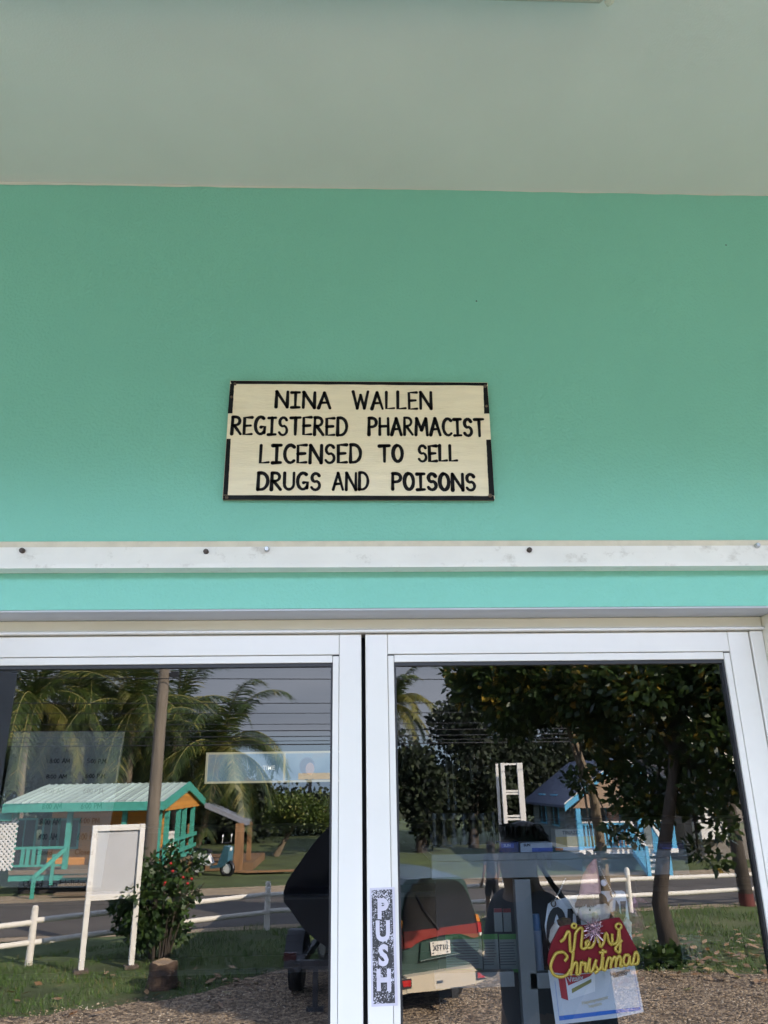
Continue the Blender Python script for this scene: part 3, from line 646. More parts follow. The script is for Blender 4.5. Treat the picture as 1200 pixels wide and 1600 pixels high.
# ladder like shelf posts
po = thing('shelf_post_set', 'pair of slim metal shelf uprights hanging above the bottle rack', 'shelving', tuple(D(705, 1265, RY + .3)))
for px in (697, 707, 735): b = MB(); fbox(b, px, 1188, px + 3, 1266 if px < 720 else 1225, .02, RY + .3); b.build('upright', mt, po)
# shelving at the back with packs
bkx = thing('back_shelves', 'dark shelving along the back wall of the shop', 'shelving', tuple(D(560, 1600, 3.75)))
b = MB()
for zz in (.3, .7, 1.1, 1.5): b.box((-3.5, 3.75, zz), (4.5, 4.1, zz + .03))
b.build('shelf', mat('shelf_dark', (.08, .085, .09), .6), bkx)

# open sign hung on a chain, flyer under it, elf and greeting plaque in front
OY = .235
og = thing('open_sign', 'white board lettered OPEN hung by a bead chain behind the right glass', 'sign', tuple(D(925, 1460, OY)))
def Z4(x, y, yy): return D(840 + x / 6.667, 1360 + y / 6.667, yy)
outl = [(100, 400), (112, 350), (160, 318), (430, 250), (640, 218), (880, 210), (910, 225), (925, 290), (975, 640), (1000, 820), (130, 900), (75, 580)]
b = MB(); b.prism([Z4(x, y, OY) for x, y in outl], (0, .003, 0)); b.build('board', M['paper'], og)
b = MB(); random.seed(2)
def t4(yy):
    return lambda q: (lambda v: Vector((v.x, yy, v.z)))(Z4(q[0], q[1], yy))
stroke(b, [(200 + 72 * math.cos(a * .3), 640 - 225 * math.sin(a * .3)) for a in range(22)], 68, t4(OY - .001), caps=False, taper=False)
for pts in ([(335, 850), (340, 400)], [(340, 420), (420, 440), (430, 560), (345, 600)], [(620, 820), (620, 380)], [(620, 400), (740, 385)], [(620, 600), (720, 590)], [(820, 790), (830, 330), (905, 740), (890, 320)]):
    stroke(b, pts, 62, t4(OY - .001), caps=False, taper=False)
b.build('lettering', M['pen'], og)
for a_, c2 in (((165, 345), (290, 90)), ((785, 245), (640, -40))):
    b = MB()
    for k in range(16):
        f = k / 15; q = Z4(a_[0] + (c2[0] - a_[0]) * f, a_[1] + (c2[1] - a_[1]) * f, OY - .006); b.ell(q, (.0018, .0018, .0018), 6, 4)
    b.build('bead_chain', mat('chain_steel', (.5, .5, .5), .3, .1, metal=.6), og)
for q in ((165, 345), (785, 245)):
    b = MB(); v = Z4(*q, OY - .004); b.tube([v + Vector((.005 * math.cos(k * .63), 0, .006 * math.sin(k * .63))) for k in range(11)], .0016, 6)
    b.build('ring', M['screw'], og)
FYR = .225
fy = thing('flyer', 'white vitamin flyer with a red medicine pack and a blue foot bar', 'flyer', tuple(Z4(640, 1590, FYR)))
fo = [(110, 1040), (1010, 985), (1050, 1180), (1105, 1475), (800, 1540), (190, 1610)]
b = MB(); b.prism([Z4(x, y, FYR) for x, y in fo], (0, .0012, 0)); b.build('sheet', M['paper'], fy)
def patch(name, pts, mm, par, yy): b = MB(); b.prism([Z4(x, y, yy) for x, y in pts], (0, .0004, 0)); return b.build(name, mm, par)
mR = mat('flyer_red', (.33, .02, .03), .5); mBl = mat('flyer_blue', (.02, .12, .45), .5); mOl = mat('flyer_olive', (.20, .19, .06), .6)
patch('blue_bar', [(222, 1518), (1070, 1422), (1080, 1455), (228, 1566)], mBl, fy, FYR - .001)
patch('pack_side', [(215, 1115), (285, 1100), (320, 1355), (248, 1330)], mR, fy, FYR - .001)
patch('pack_front', [(288, 1100), (600, 1060), (600, 1260), (322, 1352)], mat('flyer_packwhite', (.6, .62, .66), .5), fy, FYR - .001)
patch('pack_red', [(290, 1100), (580, 1070), (540, 1105), (320, 1200)], mR, fy, FYR - .0015)
patch('capsule', [(355, 1235), (560, 1130), (562, 1165), (360, 1280)], mOl, fy, FYR - .0015)
b = MB()
def ftext(mb, s_, x, y, hh_, yy, ang=-8, sx=1.0):
    a = Vector((math.cos(R_(ang)), 0, math.sin(R_(-ang)))); put_text(mb, s_, hh_ / 6.667 / 690, Z4(x, y, yy), a, (-a.z, 0, a.x), bold=.0003, sx=sx)
ftext(b, 'Vitaliv', 395, 1128, 62, FYR - .002); b.build('pack_lettering', M['paper'], fy)
b = MB(); ftext(b, 'Hepatoprotector', 600, 1352, 38, FYR - .002, -10); ftext(b, 'hepatico', 600, 1402, 38, FYR - .002, -10); b.build('caption', mat('flyer_tan', (.42, .38, .28), .6), fy)
b = MB(); ftext(b, 'LIMITADO', 860, 1090, 30, FYR - .002, -10); ftext(b, 'Laboratorios', 860, 1060, 38, FYR - .002, -10); b.build('maker_line', M['pen'], fy)
for k in (0, 1):
    b = MB(); pts = ([(180, 1150), (228, 1560)], [(1005, 1050), (1072, 1420)])[k]; stroke(b, pts, 4, t4(FYR - .001), caps=False, taper=False); b.build('border_line', mBl, fy)

# plush elf holding the plaque
EY = .185
sk = mat('plush_cream', (.52, .47, .42), .9, .1, 60, .3, 400); hr = mat('plush_brown_fringe', (.10, .06, .035), .95, .35, 120, .5, 500); ht = mat('plush_pink_hat', (.55, .30, .27), .9, .15, 50, .3, 300); redf = mat('plaque_red', (.085, .0025, .006), .6, .15, 30, spec=.15)
el = thing('elf_doll', 'plush elf with brown fringe and pointed ears behind the greeting plaque', 'doll', tuple(Z4(580, 600, EY)))
U = 1 / 6.667 / 700
b = MB(); b.ell(Z4(580, 420, EY), (170 * U, .03, 125 * U), 20, 12); b.build('face', sk, el)
for sx, tip, base0, base1 in ((-1, (315, 275), (415, 360), (400, 470)), (1, (790, 280), (735, 350), (745, 450))):
    b = MB(); c0 = Z4(*base0, EY); c1 = Z4(*base1, EY); tp = Z4(*tip, EY)
    b.loft([[c0 + Vector((0, -.008, 0)), c1 + Vector((0, -.008, 0)), c1 + Vector((0, .008, 0)), c0 + Vector((0, .008, 0))], [tp + Vector((0, -.002, .002)), tp + Vector((0, -.002, -.004)), tp + Vector((0, .002, -.004)), tp + Vector((0, .002, .002))]]); b.build('ear', sk, el)
b = MB(); b.ell(Z4(598, 470, EY - .03), (30 * U, .008, 34 * U), 12, 8); b.build('nose', mat('plush_nose', (.5, .42, .30), .9, .1), el)
for x in (545, 625): b = MB(); b.ell(Z4(x, 412, EY - .024), (13 * U, .004, 13 * U), 8, 6); b.build('eye', M['pen'], el)
b = MB(); random.seed(9)
for k in range(240):
    f = random.uniform(-1, 1); x = 565 + 150 * f; y = 275 + 40 * abs(f) + random.uniform(-20, 10); ln = random.uniform(60, 115) * (1 - .3 * abs(f))
    q = Z4(x, y, EY - .026 + .018 * abs(f) + random.uniform(-.004, .004)); q1 = Z4(x + random.uniform(-18, 18) + 25 * f, y + ln, EY - .03 + .02 * abs(f)); b.tube([q, q1], [.0016, .0006], 4, cap=False)
b.ell(Z4(565, 300, EY), (150 * U, .028, 70 * U), 16, 8, z0=-.5); b.build('fringe', hr, el)
b = MB(); rings = []
for (x, y, rr) in ((545, 270, 112), (548, 210, 108), (552, 120, 100), (555, 40, 80), (575, -60, 45), (600, -120, 14)):
    q = Z4(x, y, EY); rings.append([q + Vector((math.cos(k * .524) * rr * U, math.sin(k * .524) * rr * U * .7, 0)) for k in range(12)])
b.loft(rings, smooth=True); b.build('hat', ht, el)
b = MB(); b.ell(Z4(688, 130, EY - .01), (30 * U, 30 * U, 33 * U), 12, 8); b.build('pompom', mat('pompom_white', (.6, .6, .68), .95, .1, 60, .4, 300), el)
for pts in ([(215, 570), (170, 640), (145, 720)], [(900, 520), (945, 560), (950, 620)]):
    b = MB(); b.tube([Z4(x, y, EY - .006) for x, y in pts], [40 * U, 40 * U, 26 * U], 10); b.ell(Z4(*pts[-1], EY - .006), (28 * U, 28 * U, 34 * U), 10, 6); b.build('hand', sk, el)
for pts in ([(330, 560), (270, 545), (220, 565)], [(740, 500), (820, 480), (880, 510)]):
    b = MB(); b.tube([Z4(x, y, EY + .002) for x, y in pts], [55 * U, 50 * U, 44 * U], 10); b.build('sleeve', hr, el)
PY = .088
pq = thing('greeting_plaque', 'dark red plaque reading Merry Christmas in gold rope script', 'ornament', tuple(Z4(580, 1100, PY)))
po_ = [(235, 590), (330, 565), (480, 575), (560, 560), (700, 515), (850, 490), (880, 530), (960, 680), (1035, 820), (1058, 900), (1040, 985), (820, 1010), (600, 1060), (330, 1085), (140, 1060), (108, 960), (115, 880), (150, 750)]
b = MB(); b.prism([Z4(x, y, PY) for x, y in po_], (0, .006, 0)); b.build('backing', redf, pq)
mg, tg, bg_ = newmat('gold_rope'); ng = tg.nodes; lg = tg.links
t1 = ng.new('ShaderNodeTexCoord'); vz = ng.new('ShaderNodeTexVoronoi'); vz.inputs['Scale'].default_value = 900; lg.new(t1.outputs['Object'], vz.inputs['Vector'])
r1 = ng.new('ShaderNodeValToRGB'); r1.color_ramp.elements[0].color = (.46, .36, .055, 1); r1.color_ramp.elements[1].color = (.20, .14, .012, 1); r1.color_ramp.elements[1].position = .6
lg.new(vz.outputs['Distance'], r1.inputs[0]); lg.new(r1.outputs[0], bg_.inputs['Base Color']); bg_.inputs['Roughness'].default_value = .4; bg_.inputs['Metallic'].default_value = .25
scr = [[(235, 745), (275, 712), (312, 640), (332, 650), (335, 740), (342, 850)], [(342, 850), (372, 835), (388, 720), (398, 650), (440, 600), (468, 615), (463, 700), (455, 800), (490, 818)],
 [(490, 815), (535, 765), (530, 730), (503, 752), (512, 800), (560, 800), (592, 750)], [(592, 750), (612, 690), (640, 750), (658, 795), (690, 740), (705, 650)], [(705, 650), (725, 670), (740, 740), (775, 770), (775, 660)], [(775, 770), (830, 740), (845, 610)], [(848, 612), (858, 760), (855, 850), (818, 838), (815, 800), (880, 725)],
 [(280, 945), (308, 905), (285, 865), (250, 850), (190, 868), (148, 950), (138, 1020), (172, 1088), (240, 1110), (308, 1085), (342, 1030)], [(372, 850), (358, 980), (345, 1092)], [(350, 1050), (380, 975), (406, 960), (411, 1020), (405, 1080), (440, 1075)],
 [(440, 1075), (455, 945), (472, 980), (500, 962), (495, 1040), (512, 1058)], [(512, 1058), (545, 910), (537, 1000), (548, 1058), (572, 1040)], [(572, 1040), (612, 925), (600, 980), (627, 1040), (590, 1068)], [(627, 1040), (662, 1000), (682, 820)], [(682, 900), (676, 1020), (705, 1038)], [(640, 857), (718, 845)],
 [(705, 1038), (735, 915), (765, 930), (760, 1020)], [(763, 975), (800, 900), (817, 930), (812, 1010)], [(815, 955), (850, 890), (867, 930), (860, 998), (888, 990)], [(955, 885), (912, 885), (893, 950), (918, 992), (950, 955), (957, 885), (962, 970), (988, 980)], [(988, 980), (1020, 850), (1046, 900), (1040, 965), (1000, 975)]]
def smooth_path(pts, n=5):
    P = [Vector((q[0], q[1])) for q in pts]
    if len(P) < 3: return P
    out = []
    for i in range(len(P) - 1):
        p0, p1, p2, p3 = P[max(0, i - 1)], P[i], P[i + 1], P[min(len(P) - 1, i + 2)]
        for k in range(n):
            t = k / n; out.append(.5 * ((2 * p1) + (p2 - p0) * t + (2 * p0 - 5 * p1 + 4 * p2 - p3) * t * t + (3 * p1 - p0 - 3 * p2 + p3) * t ** 3))
    return out + [P[-1]]
b = MB()
for s_ in scr: b.tube([Z4(q.x, q.y, PY - .004) for q in smooth_path(s_)], .0031, 7)
for cx, cy, rr in ((380, 578, 24), (843, 583, 30)): b.tube([Z4(cx + rr * math.cos(k * .524), cy + rr * math.sin(k * .524), PY - .004) for k in range(13)], .0026, 7)
b.build('gold_script', mg, pq)
# tinsel bow
tb = mat('tinsel', (.42, .30, .34), .25, .5, 200, metal=.7); random.seed(4)
bw = thing('tinsel_bow', 'silver and pink tinsel bow tied at the neck of the elf', 'ornament', tuple(Z4(585, 680, PY - .012)))
b = MB()
for k in range(110):
    a0 = random.uniform(0, 6.28); l0 = random.uniform(30, 115); c = (590 + random.uniform(-50, 40), 620 + random.uniform(-50, 50))
    e_ = (c[0] + l0 * math.cos(a0) * .75, c[1] + l0 * math.sin(a0)); q0 = Z4(*c, PY - .010); q1 = Z4(*e_, PY - .018 + random.uniform(-.004, .006)); w_ = Vector((random.uniform(-1, 1), random.uniform(-.4, .4), random.uniform(-1, 1))).normalized() * .0013
    b.add([q0 - w_, q0 + w_, q1 + w_, q1 - w_], [(0, 1, 2, 3)])
b.build('strands', tb, bw)
# maroon foil pack hanging right of the elf
fp = thing('foil_pack', 'crumpled maroon gift foil hanging right of the elf', 'wrapper', tuple(Z4(1010, 580, .25)))
b = MB(); random.seed(8); rings = []
for (x, y, rr) in ((1015, 260, 8), (1010, 330, 40), (1000, 400, 45), (1020, 480, 80), (1030, 600, 85), (1020, 640, 30)):
    q = Z4(x, y, .25); rings.append([q + Vector((math.cos(k * .628) * rr * U * random.uniform(.7, 1.2), math.sin(k * .628) * rr * U * .4, random.uniform(-.002, .002))) for k in range(10)])
b.loft(rings); b.build('foil', mat('foil_maroon', (.12, .03, .06), .3, .5, 60, metal=.4), fp)
for k in range(7):
    b = MB(); a0 = -.9 + k * .35; q0 = Z4(1000, 300, .25); q1 = Z4(1000 + 120 * math.sin(a0) + 20, 300 - 60 * math.cos(a0) + 50, .245); q2 = Z4(1000 + 150 * math.sin(a0) + 20, 340, .24); wv = Vector((0, 0, .003)); b.add([q0 - wv, q0 + wv, q1 + wv, q1 - wv, q2], [(0, 1, 2, 3), (3, 2, 4)]); b.build('ribbon', mat('ribbon_maroon', (.10, .02, .035), .35, .4), fp)

# ================================================================== ground outside (seen mirrored in the door glass)
GZ = ROOM_Z
M['grass'] = mat('lawn', (.075, .10, .028), .95, .35, .9, .5, 30, dirt=(.16, .13, .07), dirt_scale=.5, dirt_amt=.45)
M['asph'] = mat('worn_asphalt', (.098, .084, .07), .9, .2, 1.5, .2, 60, dirt=(.11, .095, .08), dirt_scale=.7, dirt_amt=.5)
M['sand'] = mat('sandy_shoulder', (.34, .26, .17), .95, .25, 4, .3, 40, dirt=(.12, .11, .05), dirt_scale=1.2, dirt_amt=.5)
def gravelmat():
    m, t, b = newmat('brown_gravel'); n = t.nodes; l = t.links
    tc = n.new('ShaderNodeTexCoord'); v = n.new('ShaderNodeTexVoronoi'); v.inputs['Scale'].default_value = 23; l.new(tc.outputs['Object'], v.inputs['Vector'])
    rp = n.new('ShaderNodeValToRGB'); e = rp.color_ramp.elements; e[0].color = (.05, .035, .022, 1); e[1].color = (.55, .42, .28, 1); k = e.new(.5); k.color = (.25, .18, .115, 1)
    sp = n.new('ShaderNodeSeparateColor'); l.new(v.outputs['Color'], sp.inputs[0]); l.new(sp.outputs[0], rp.inputs[0])
    nz = n.new('ShaderNodeTexNoise'); nz.inputs['Scale'].default_value = 1.3; nz.inputs['Detail'].default_value = 5; l.new(tc.outputs['Object'], nz.inputs['Vector'])
    mr_ = n.new('ShaderNodeMapRange'); mr_.inputs[3].default_value = .65; mr_.inputs[4].default_value = 1.25; l.new(nz.outputs['Fac'], mr_.inputs[0])
    sc = n.new('ShaderNodeVectorMath'); sc.operation = 'SCALE'; l.new(rp.outputs[0], sc.inputs[0]); l.new(mr_.outputs[0], sc.inputs['Scale']); l.new(sc.outputs[0], b.inputs['Base Color'])
    bp = n.new('ShaderNodeBump'); bp.inputs['Strength'].default_value = .9; bp.inputs['Distance'].default_value = .03; bp.invert = True; l.new(v.outputs['Distance'], bp.inputs['Height']); l.new(bp.outputs[0], b.inputs['Normal'])
    b.inputs['Roughness'].default_value = .9; return m
M['grav'] = gravelmat()
def sheet(name, pts, z, mm): b = MB(); b.add([(x, y, z) for x, y in pts], [list(range(len(pts)))]); return tag(b.build(name, mm), kind='structure')
sheet('ground', [(-300, -300), (300, -300), (300, 150), (-300, 150)], GZ, M['grass'])
sheet('road_shoulder', [(-200, 1.0), (-30, -14.2), (-8, -16.4), (3, -18.0), (12, -19.2), (200, -40), (200, -50), (12, -26.9), (0, -25.4), (-10, -23.9), (-30, -21.2), (-200, -4)], GZ + .004, M['sand'])
sheet('road', [(-200, .5), (-30, -14.6), (-8, -16.9), (3, -18.5), (12, -19.8), (200, -41), (200, -48), (12, -25.2), (0, -23.6), (-10, -22.2), (-30, -19.8), (-200, -3.2)], GZ + .008, M['asph'])
random.seed(31)
gp = [(-60, -2.31), (-60, -10.3), (-12, -10.35)]
xk = -11.5
def gedge(x):
    t = [(-12, -10.4), (-4.7, -10.75), (-2.4, -11.7), (-1.2, -13.3), (2, -13.6), (4.2, -12.8), (6, -12.2), (12, -11.6)]
    for i in range(len(t) - 1):
        if t[i][0] <= x <= t[i + 1][0]: f = (x - t[i][0]) / (t[i + 1][0] - t[i][0]); return t[i][1] + f * (t[i + 1][1] - t[i][1])
    return -11.5
while xk < 11.8: gp.append((xk, gedge(xk) + random.uniform(-.12, .12))); xk += .22
gp += [(12, -11.6), (60, -11), (60, -2.31)]
sheet('gravel_drive', gp, GZ + .005, M['grav'])
# loose stones and grass blades: nobody could count them
random.seed(12); b = MB()
for k in range(7000):
    x = random.uniform(-6, 8); yv = random.uniform(gedge(x) - .25, -8.4); q = Vector((x, yv, GZ + .008)); s_ = random.uniform(.008, .021)
    vs = [q + Vector((random.uniform(.6, 1.2) * s_ * a, random.uniform(.6, 1.2) * s_ * c, random.uniform(.4, .9) * s_ * d)) for a, c, d in ((1, 0, 0), (-1, 0, 0), (0, 1, 0), (0, -1, 0), (0, 0, 1))]
    b.add(vs, [(0, 2, 4), (2, 1, 4), (1, 3, 4), (3, 0, 4)])
tag(b.build('loose_gravel', leafmat('loose_stone', (.08, .055, .035), (.55, .42, .28), (.7, .62, .5), 0, .9)), kind='stuff')
M['blade'] = leafmat('grass_blades', (.05, .12, .018), (.13, .21, .04), (.24, .20, .08), .25)
random.seed(13); b = MB()
def blades(n, x0, x1, yfun, hmax):
    for k in range(n):
        x = random.uniform(x0, x1); y0, y1 = yfun(x); yv = random.uniform(y0, y1)
        if math.sin(x * 2.1 + 1.3 * math.sin(yv * 1.7)) * math.sin(yv * 2.3 + x) < -.55: continue
        h_ = random.uniform(.03, hmax); a = random.uniform(0, 6.28); wv = Vector((math.cos(a), math.sin(a), 0)) * .008; q = Vector((x, yv, GZ)); tip = q + Vector((random.uniform(-.05, .05), random.uniform(-.05, .05), h_))
        b.add([q - wv, q + wv, tip], [(0, 1, 2)])
def fence_y(x): return -14.2 - (x + 5.8) * .76 if x < -1.84 else -17.2 - (x + 1.84) * .14
blades(17000, -13, -1, lambda x: (max(-17, fence_y(x)) - .9, gedge(x)), .11)
blades(13000, 1.5, 13, lambda x: (-19.0, gedge(x) + .1), .13)
blades(6000, -1.2, 2, lambda x: (-17.4, -13.4), .10)
tag(b.build('grass_blades', M['blade'], normals=False), kind='stuff')
# fallen almond leaves
M['fallen'] = leafmat('fallen_leaf', (.26, .13, .05), (.50, .34, .20), (.3, .28, .08), .15)
random.seed(14); b = MB()
for k in range(420):
    if k < 60: x = random.uniform(-7, -1.5); yv = random.uniform(-13.6, -10.6)
    else: x = random.gauss(6.2, 1.9); yv = random.gauss(-13.3, 1.3)
    if yv > -9: continue
    q = Vector((x, yv, GZ + .03 + random.uniform(0, .04))); a = random.uniform(0, 6.28); d = Vector((math.cos(a), math.sin(a), random.uniform(-.2, .3))) * random.uniform(.07, .12); w_ = Vector((-math.sin(a), math.cos(a), random.uniform(-.3, .5))) * .045
    b.add([q - d, q + w_, q + d, q - w_], [(0, 1, 2, 3)])
tag(b.build('fallen_leaves', M['fallen'], normals=False), kind='stuff')

# ------------------------------------------------------------------ vegetation builders
def leaf_quads(b, c, r_, n, ln, wd, droop=.2, flat=1.0):
    for k in range(n):
        d = Vector((random.gauss(0, 1), random.gauss(0, 1), random.gauss(0, 1))).normalized(); rr = random.random() ** .45
        q = Vector(c) + Vector((d.x * r_[0], d.y * r_[1], d.z * r_[2])) * rr
        a = (d * .7 + Vector((random.gauss(0, .6), random.gauss(0, .6), random.gauss(0, .5) - droop))).normalized(); l_ = ln * random.uniform(.6, 1.2)
        s_ = a.cross(Vector((random.gauss(0, 1), random.gauss(0, 1), random.gauss(0, 1) + flat))).normalized() * wd * random.uniform(.7, 1.2)
        b.add([q, q + a * l_ * .55 + s_, q + a * l_, q + a * l_ * .55 - s_], [(0, 1, 2, 3)])
M['bark'] = mat('grey_bark', (.06, .047, .035), .95, .35, 14, .7, 40, stretch=(1, 1, .3)); M['barkl'] = mat('light_bark', (.17, .13, .085), .95, .3, 12, .6, 40, stretch=(1, 1, .3))
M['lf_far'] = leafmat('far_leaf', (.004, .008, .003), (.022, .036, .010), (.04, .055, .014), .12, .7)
M['lf_mid'] = leafmat('bush_leaf', (.018, .045, .012), (.06, .11, .02), (.11, .15, .03), .25)
M['lf_yel'] = leafmat('yellowish_leaf', (.04, .07, .012), (.12, .16, .03), (.20, .20, .05), .3)
M['lf_alm'] = leafmat('almond_leaf', (.014, .03, .010), (.07, .11, .025), (.30, .20, .03), .3, .35)
def tree(name, lab, trunk_pts, rad, clumps, n, ln, wd, lm, bark, group=None, droop=.2, limbs=True):
    base = Vector(trunk_pts[0]); t = thing(name, lab, 'tree', tuple(base), group=group)
    b = MB(); k = len(trunk_pts); b.tube(trunk_pts, [rad * (1.25 if i == 0 else 1 - .45 * i / max(1, k - 1)) for i in range(k)], 10)
    if limbs:
        top = Vector(trunk_pts[-1]); mid = Vector(trunk_pts[-2])
        for i, (c, r_) in enumerate(clumps[:14]):
            c = Vector(c); s_ = mid.lerp(top, random.uniform(.3, 1)); m_ = s_.lerp(c, .5) + Vector((random.uniform(-.2, .2), random.uniform(-.2, .2), random.uniform(0, .3)))
            b.tube([s_, m_, c], [rad * .4, rad * .25, rad * .08], 6)
    b.build('trunk', bark, t)
    b = MB(); vol = sum(r_[0] * r_[1] * r_[2] for c, r_ in clumps)
    for c, r_ in clumps: leaf_quads(b, c, r_, int(n * r_[0] * r_[1] * r_[2] / vol) + 6, ln, wd, droop)
    b.build('crown', lm, t, normals=False); return t
def blobs(c, R, n, sz):
    out = []
    for k in range(n):
        d = Vector((random.gauss(0, 1), random.gauss(0, 1), random.gauss(0, 1))).normalized() * random.random() ** .4
        s_ = sz * random.uniform(.6, 1.3); out.append(((c[0] + d.x * R[0], c[1] + d.y * R[1], c[2] + d.z * R[2]), (s_, s_, s_ * .8)))
    return out
M['frond'] = leafmat('palm_leaflet', (.018, .038, .009), (.085, .125, .024), (.26, .22, .05), .3, .45)
M['frondy'] = leafmat('palm_leaflet_yellow', (.10, .12, .02), (.22, .2, .05), (.34, .26, .08), .35, .45)
M['ptrunk'] = mat('palm_trunk', (.17, .13, .09), .9, .25, 6, .6, 18, stretch=(1, 1, 4)); M['coco'] = mat('coconut_husk', (.16, .12, .03), .7, .4, 12)
def palm(lab, base, crown, n=20, ln=3.4, seed=1, coco=0, yel=.2, spread=None, group='coconut palms'):
    random.seed(seed); base = Vector(base); crown = Vector(crown); t = thing('palm_tree', lab, 'palm', tuple(base), group=group)
    b = MB(); bend = Vector((random.uniform(-.4, .4), random.uniform(-.3, .3), 0)); pts = [base.lerp(crown, f) + bend * math.sin(f * 3.14) * .6 for f in (0, .15, .35, .55, .75, .9, 1)]
    b.tube(pts, [.2, .15, .13, .12, .11, .12, .14], 10); b.build('trunk', M['ptrunk'], t)
    b = MB(); by = MB(); rc = MB()
    for k in range(n):
        a = 2 * math.pi * k / n * 2.4 + random.uniform(-.25, .25); el = (1.35 - 1.75 * (k / n)) + random.uniform(-.12, .12); L_ = ln * random.uniform(.85, 1.12)
        h = Vector((math.cos(a), math.sin(a), 0)); q = crown.copy(); d = h * math.cos(el) + Vector((0, 0, math.sin(el))); P = []; m_ = 16
        for i in range(m_ + 1):
            P.append(q.copy()); q = q + d * (L_ / m_); d = (d + Vector((0, 0, -.105 - .02 * i * .3))).normalized()
        rc.tube(P, [.035 - .03 * i / m_ for i in range(m_ + 1)], 5)
        tgt = by if random.random() < yel and k > n * .35 else b
        for i in range(2, m_ * 5):
            f = i / (m_ * 5); j = min(m_ - 1, int(f * m_)); fr_ = f * m_ - j; q = P[j].lerp(P[j + 1], fr_); dd = (P[j + 1] - P[j]).normalized(); sd = dd.cross(Vector((0, 0, 1)))
            if sd.length < .05: sd = h.cross(Vector((0, 0, 1)))
            sd.normalize(); ll_ = ln * .23 * (math.sin(min(1, f * 1.25 + .12) * 2.6) * .8 + .25)
            for sg in (-1, 1):
                o = (sd * sg * .95 + dd * .75 + Vector((0, 0, -.25 - .45 * random.random()))).normalized() * ll_ * random.uniform(.8, 1.1); w_ = dd * .021
                mid_ = q + o * .55 + Vector((0, 0, .03)); tgt.add([q - w_, q + w_, mid_ + w_ * .9, mid_ - w_ * .9, q + o + Vector((0, 0, -.1 * ll_))], [(0, 1, 2, 3), (3, 2, 4)])
    b.build('crown', M['frond'], t, normals=False)
    if by.v: by.build('yellowed_fronds', M['frondy'], t, normals=False)
    rc.build('frond_ribs', mat('palm_rib', (.20, .18, .05), .6), t)
    for k in range(coco):
        a = k * 2.4; s_ = MB(); s_.ell(crown + Vector((.25 * math.cos(a), .25 * math.sin(a), -.22 - .12 * (k % 3))), (.12, .12, .15), 9, 6); s_.build('coconut', M['coco'], t)
    return t
palm('coconut palm with ripe nuts and drooping yellow fronds behind the shelter', Vector((V(306, 1220, 35).x, gy(35), GZ)), V(343, 1170, 34.5), 26, 4.3, 23, 12, .3)
palm('tall palm with brown trunk above the orange house roof', Vector((V(203, 1220, 34).x, gy(34), GZ)), V(208, 1108, 36), 24, 5.0, 5, 5, .12)
palm('broad palm farthest left beside the porch column', Vector((V(48, 1220, 33).x, gy(33), GZ)), V(52, 1095, 35), 24, 4.6, 8, 0, .12)
palm('palm between the leftmost palm and the brown trunked palm', Vector((V(130, 1220, 36).x, gy(36), GZ)), V(135, 1070, 38), 24, 5.2, 11, 0, .12)
palm('small palm just left of the nut bearing palm', Vector((V(286, 1220, 38).x, gy(38), GZ)), V(278, 1112, 39), 20, 4.0, 14, 0, .1)
palm('lone palm with yellow lower fronds at the edge of the right door glass', Vector((V(612, 1220, 44).x, gy(44), GZ)), V(614, 1100, 44), 22, 3.4, 17, 0, .45)

def GX(px, Y): q = V(px, 1224, Y); return Vector((q.x, q.y, GZ))
def ZV(px, py, Y): return V(px, py, Y).z
random.seed(41)
for i, (px, Y, top, wd_, lab) in enumerate(((-40, 40, 1080, 3.2, 'dense dark tree behind the leftmost palm'), (95, 43, 1085, 3.6, 'dense dark tree behind the orange house ridge'), (190, 45, 1105, 3.5, 'dark tree behind the brown palm trunk'), (268, 44, 1150, 3.2, 'dark tree right of the utility pole behind the roof'), (345, 47, 1205, 3.4, 'dark tree behind the shelter roof'))):
    g = GX(px, Y); z = ZV(px, top, Y); H_ = z - GZ
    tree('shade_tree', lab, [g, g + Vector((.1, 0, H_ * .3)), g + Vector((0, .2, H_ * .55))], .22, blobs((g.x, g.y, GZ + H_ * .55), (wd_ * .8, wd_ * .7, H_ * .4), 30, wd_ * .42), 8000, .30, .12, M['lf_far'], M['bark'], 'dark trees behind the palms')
for i, (px, Y, top, wd_, lab) in enumerate(((655, 38, 1128, 2.4, 'open dark tree against the sky left of the blue house'), (735, 40, 1092, 3.4, 'tall dark tree between the lone palm and the blue house'), (810, 43, 1085, 3.6, 'tall dark tree directly behind the blue house roof'), (900, 45, 1075, 4.0, 'dark tree behind the ridge of the blue house'), (1010, 46, 1080, 4.2, 'dark tree behind the gable of the blue house'), (1120, 48, 1085, 4.4, 'dark tree behind the grey house'))):
    g = GX(px, Y); z = ZV(px, top, Y); H_ = z - GZ
    tree('dark_tree', lab, [g, g + Vector((.1, 0, H_ * .3)), g + Vector((0, .2, H_ * .55))], .22, blobs((g.x, g.y, GZ + H_ * .52), (wd_ * .85, wd_ * .7, H_ * .42), 30, wd_ * .36), 8500, .28, .11, M['lf_far'], M['bark'], 'dark trees across the road')
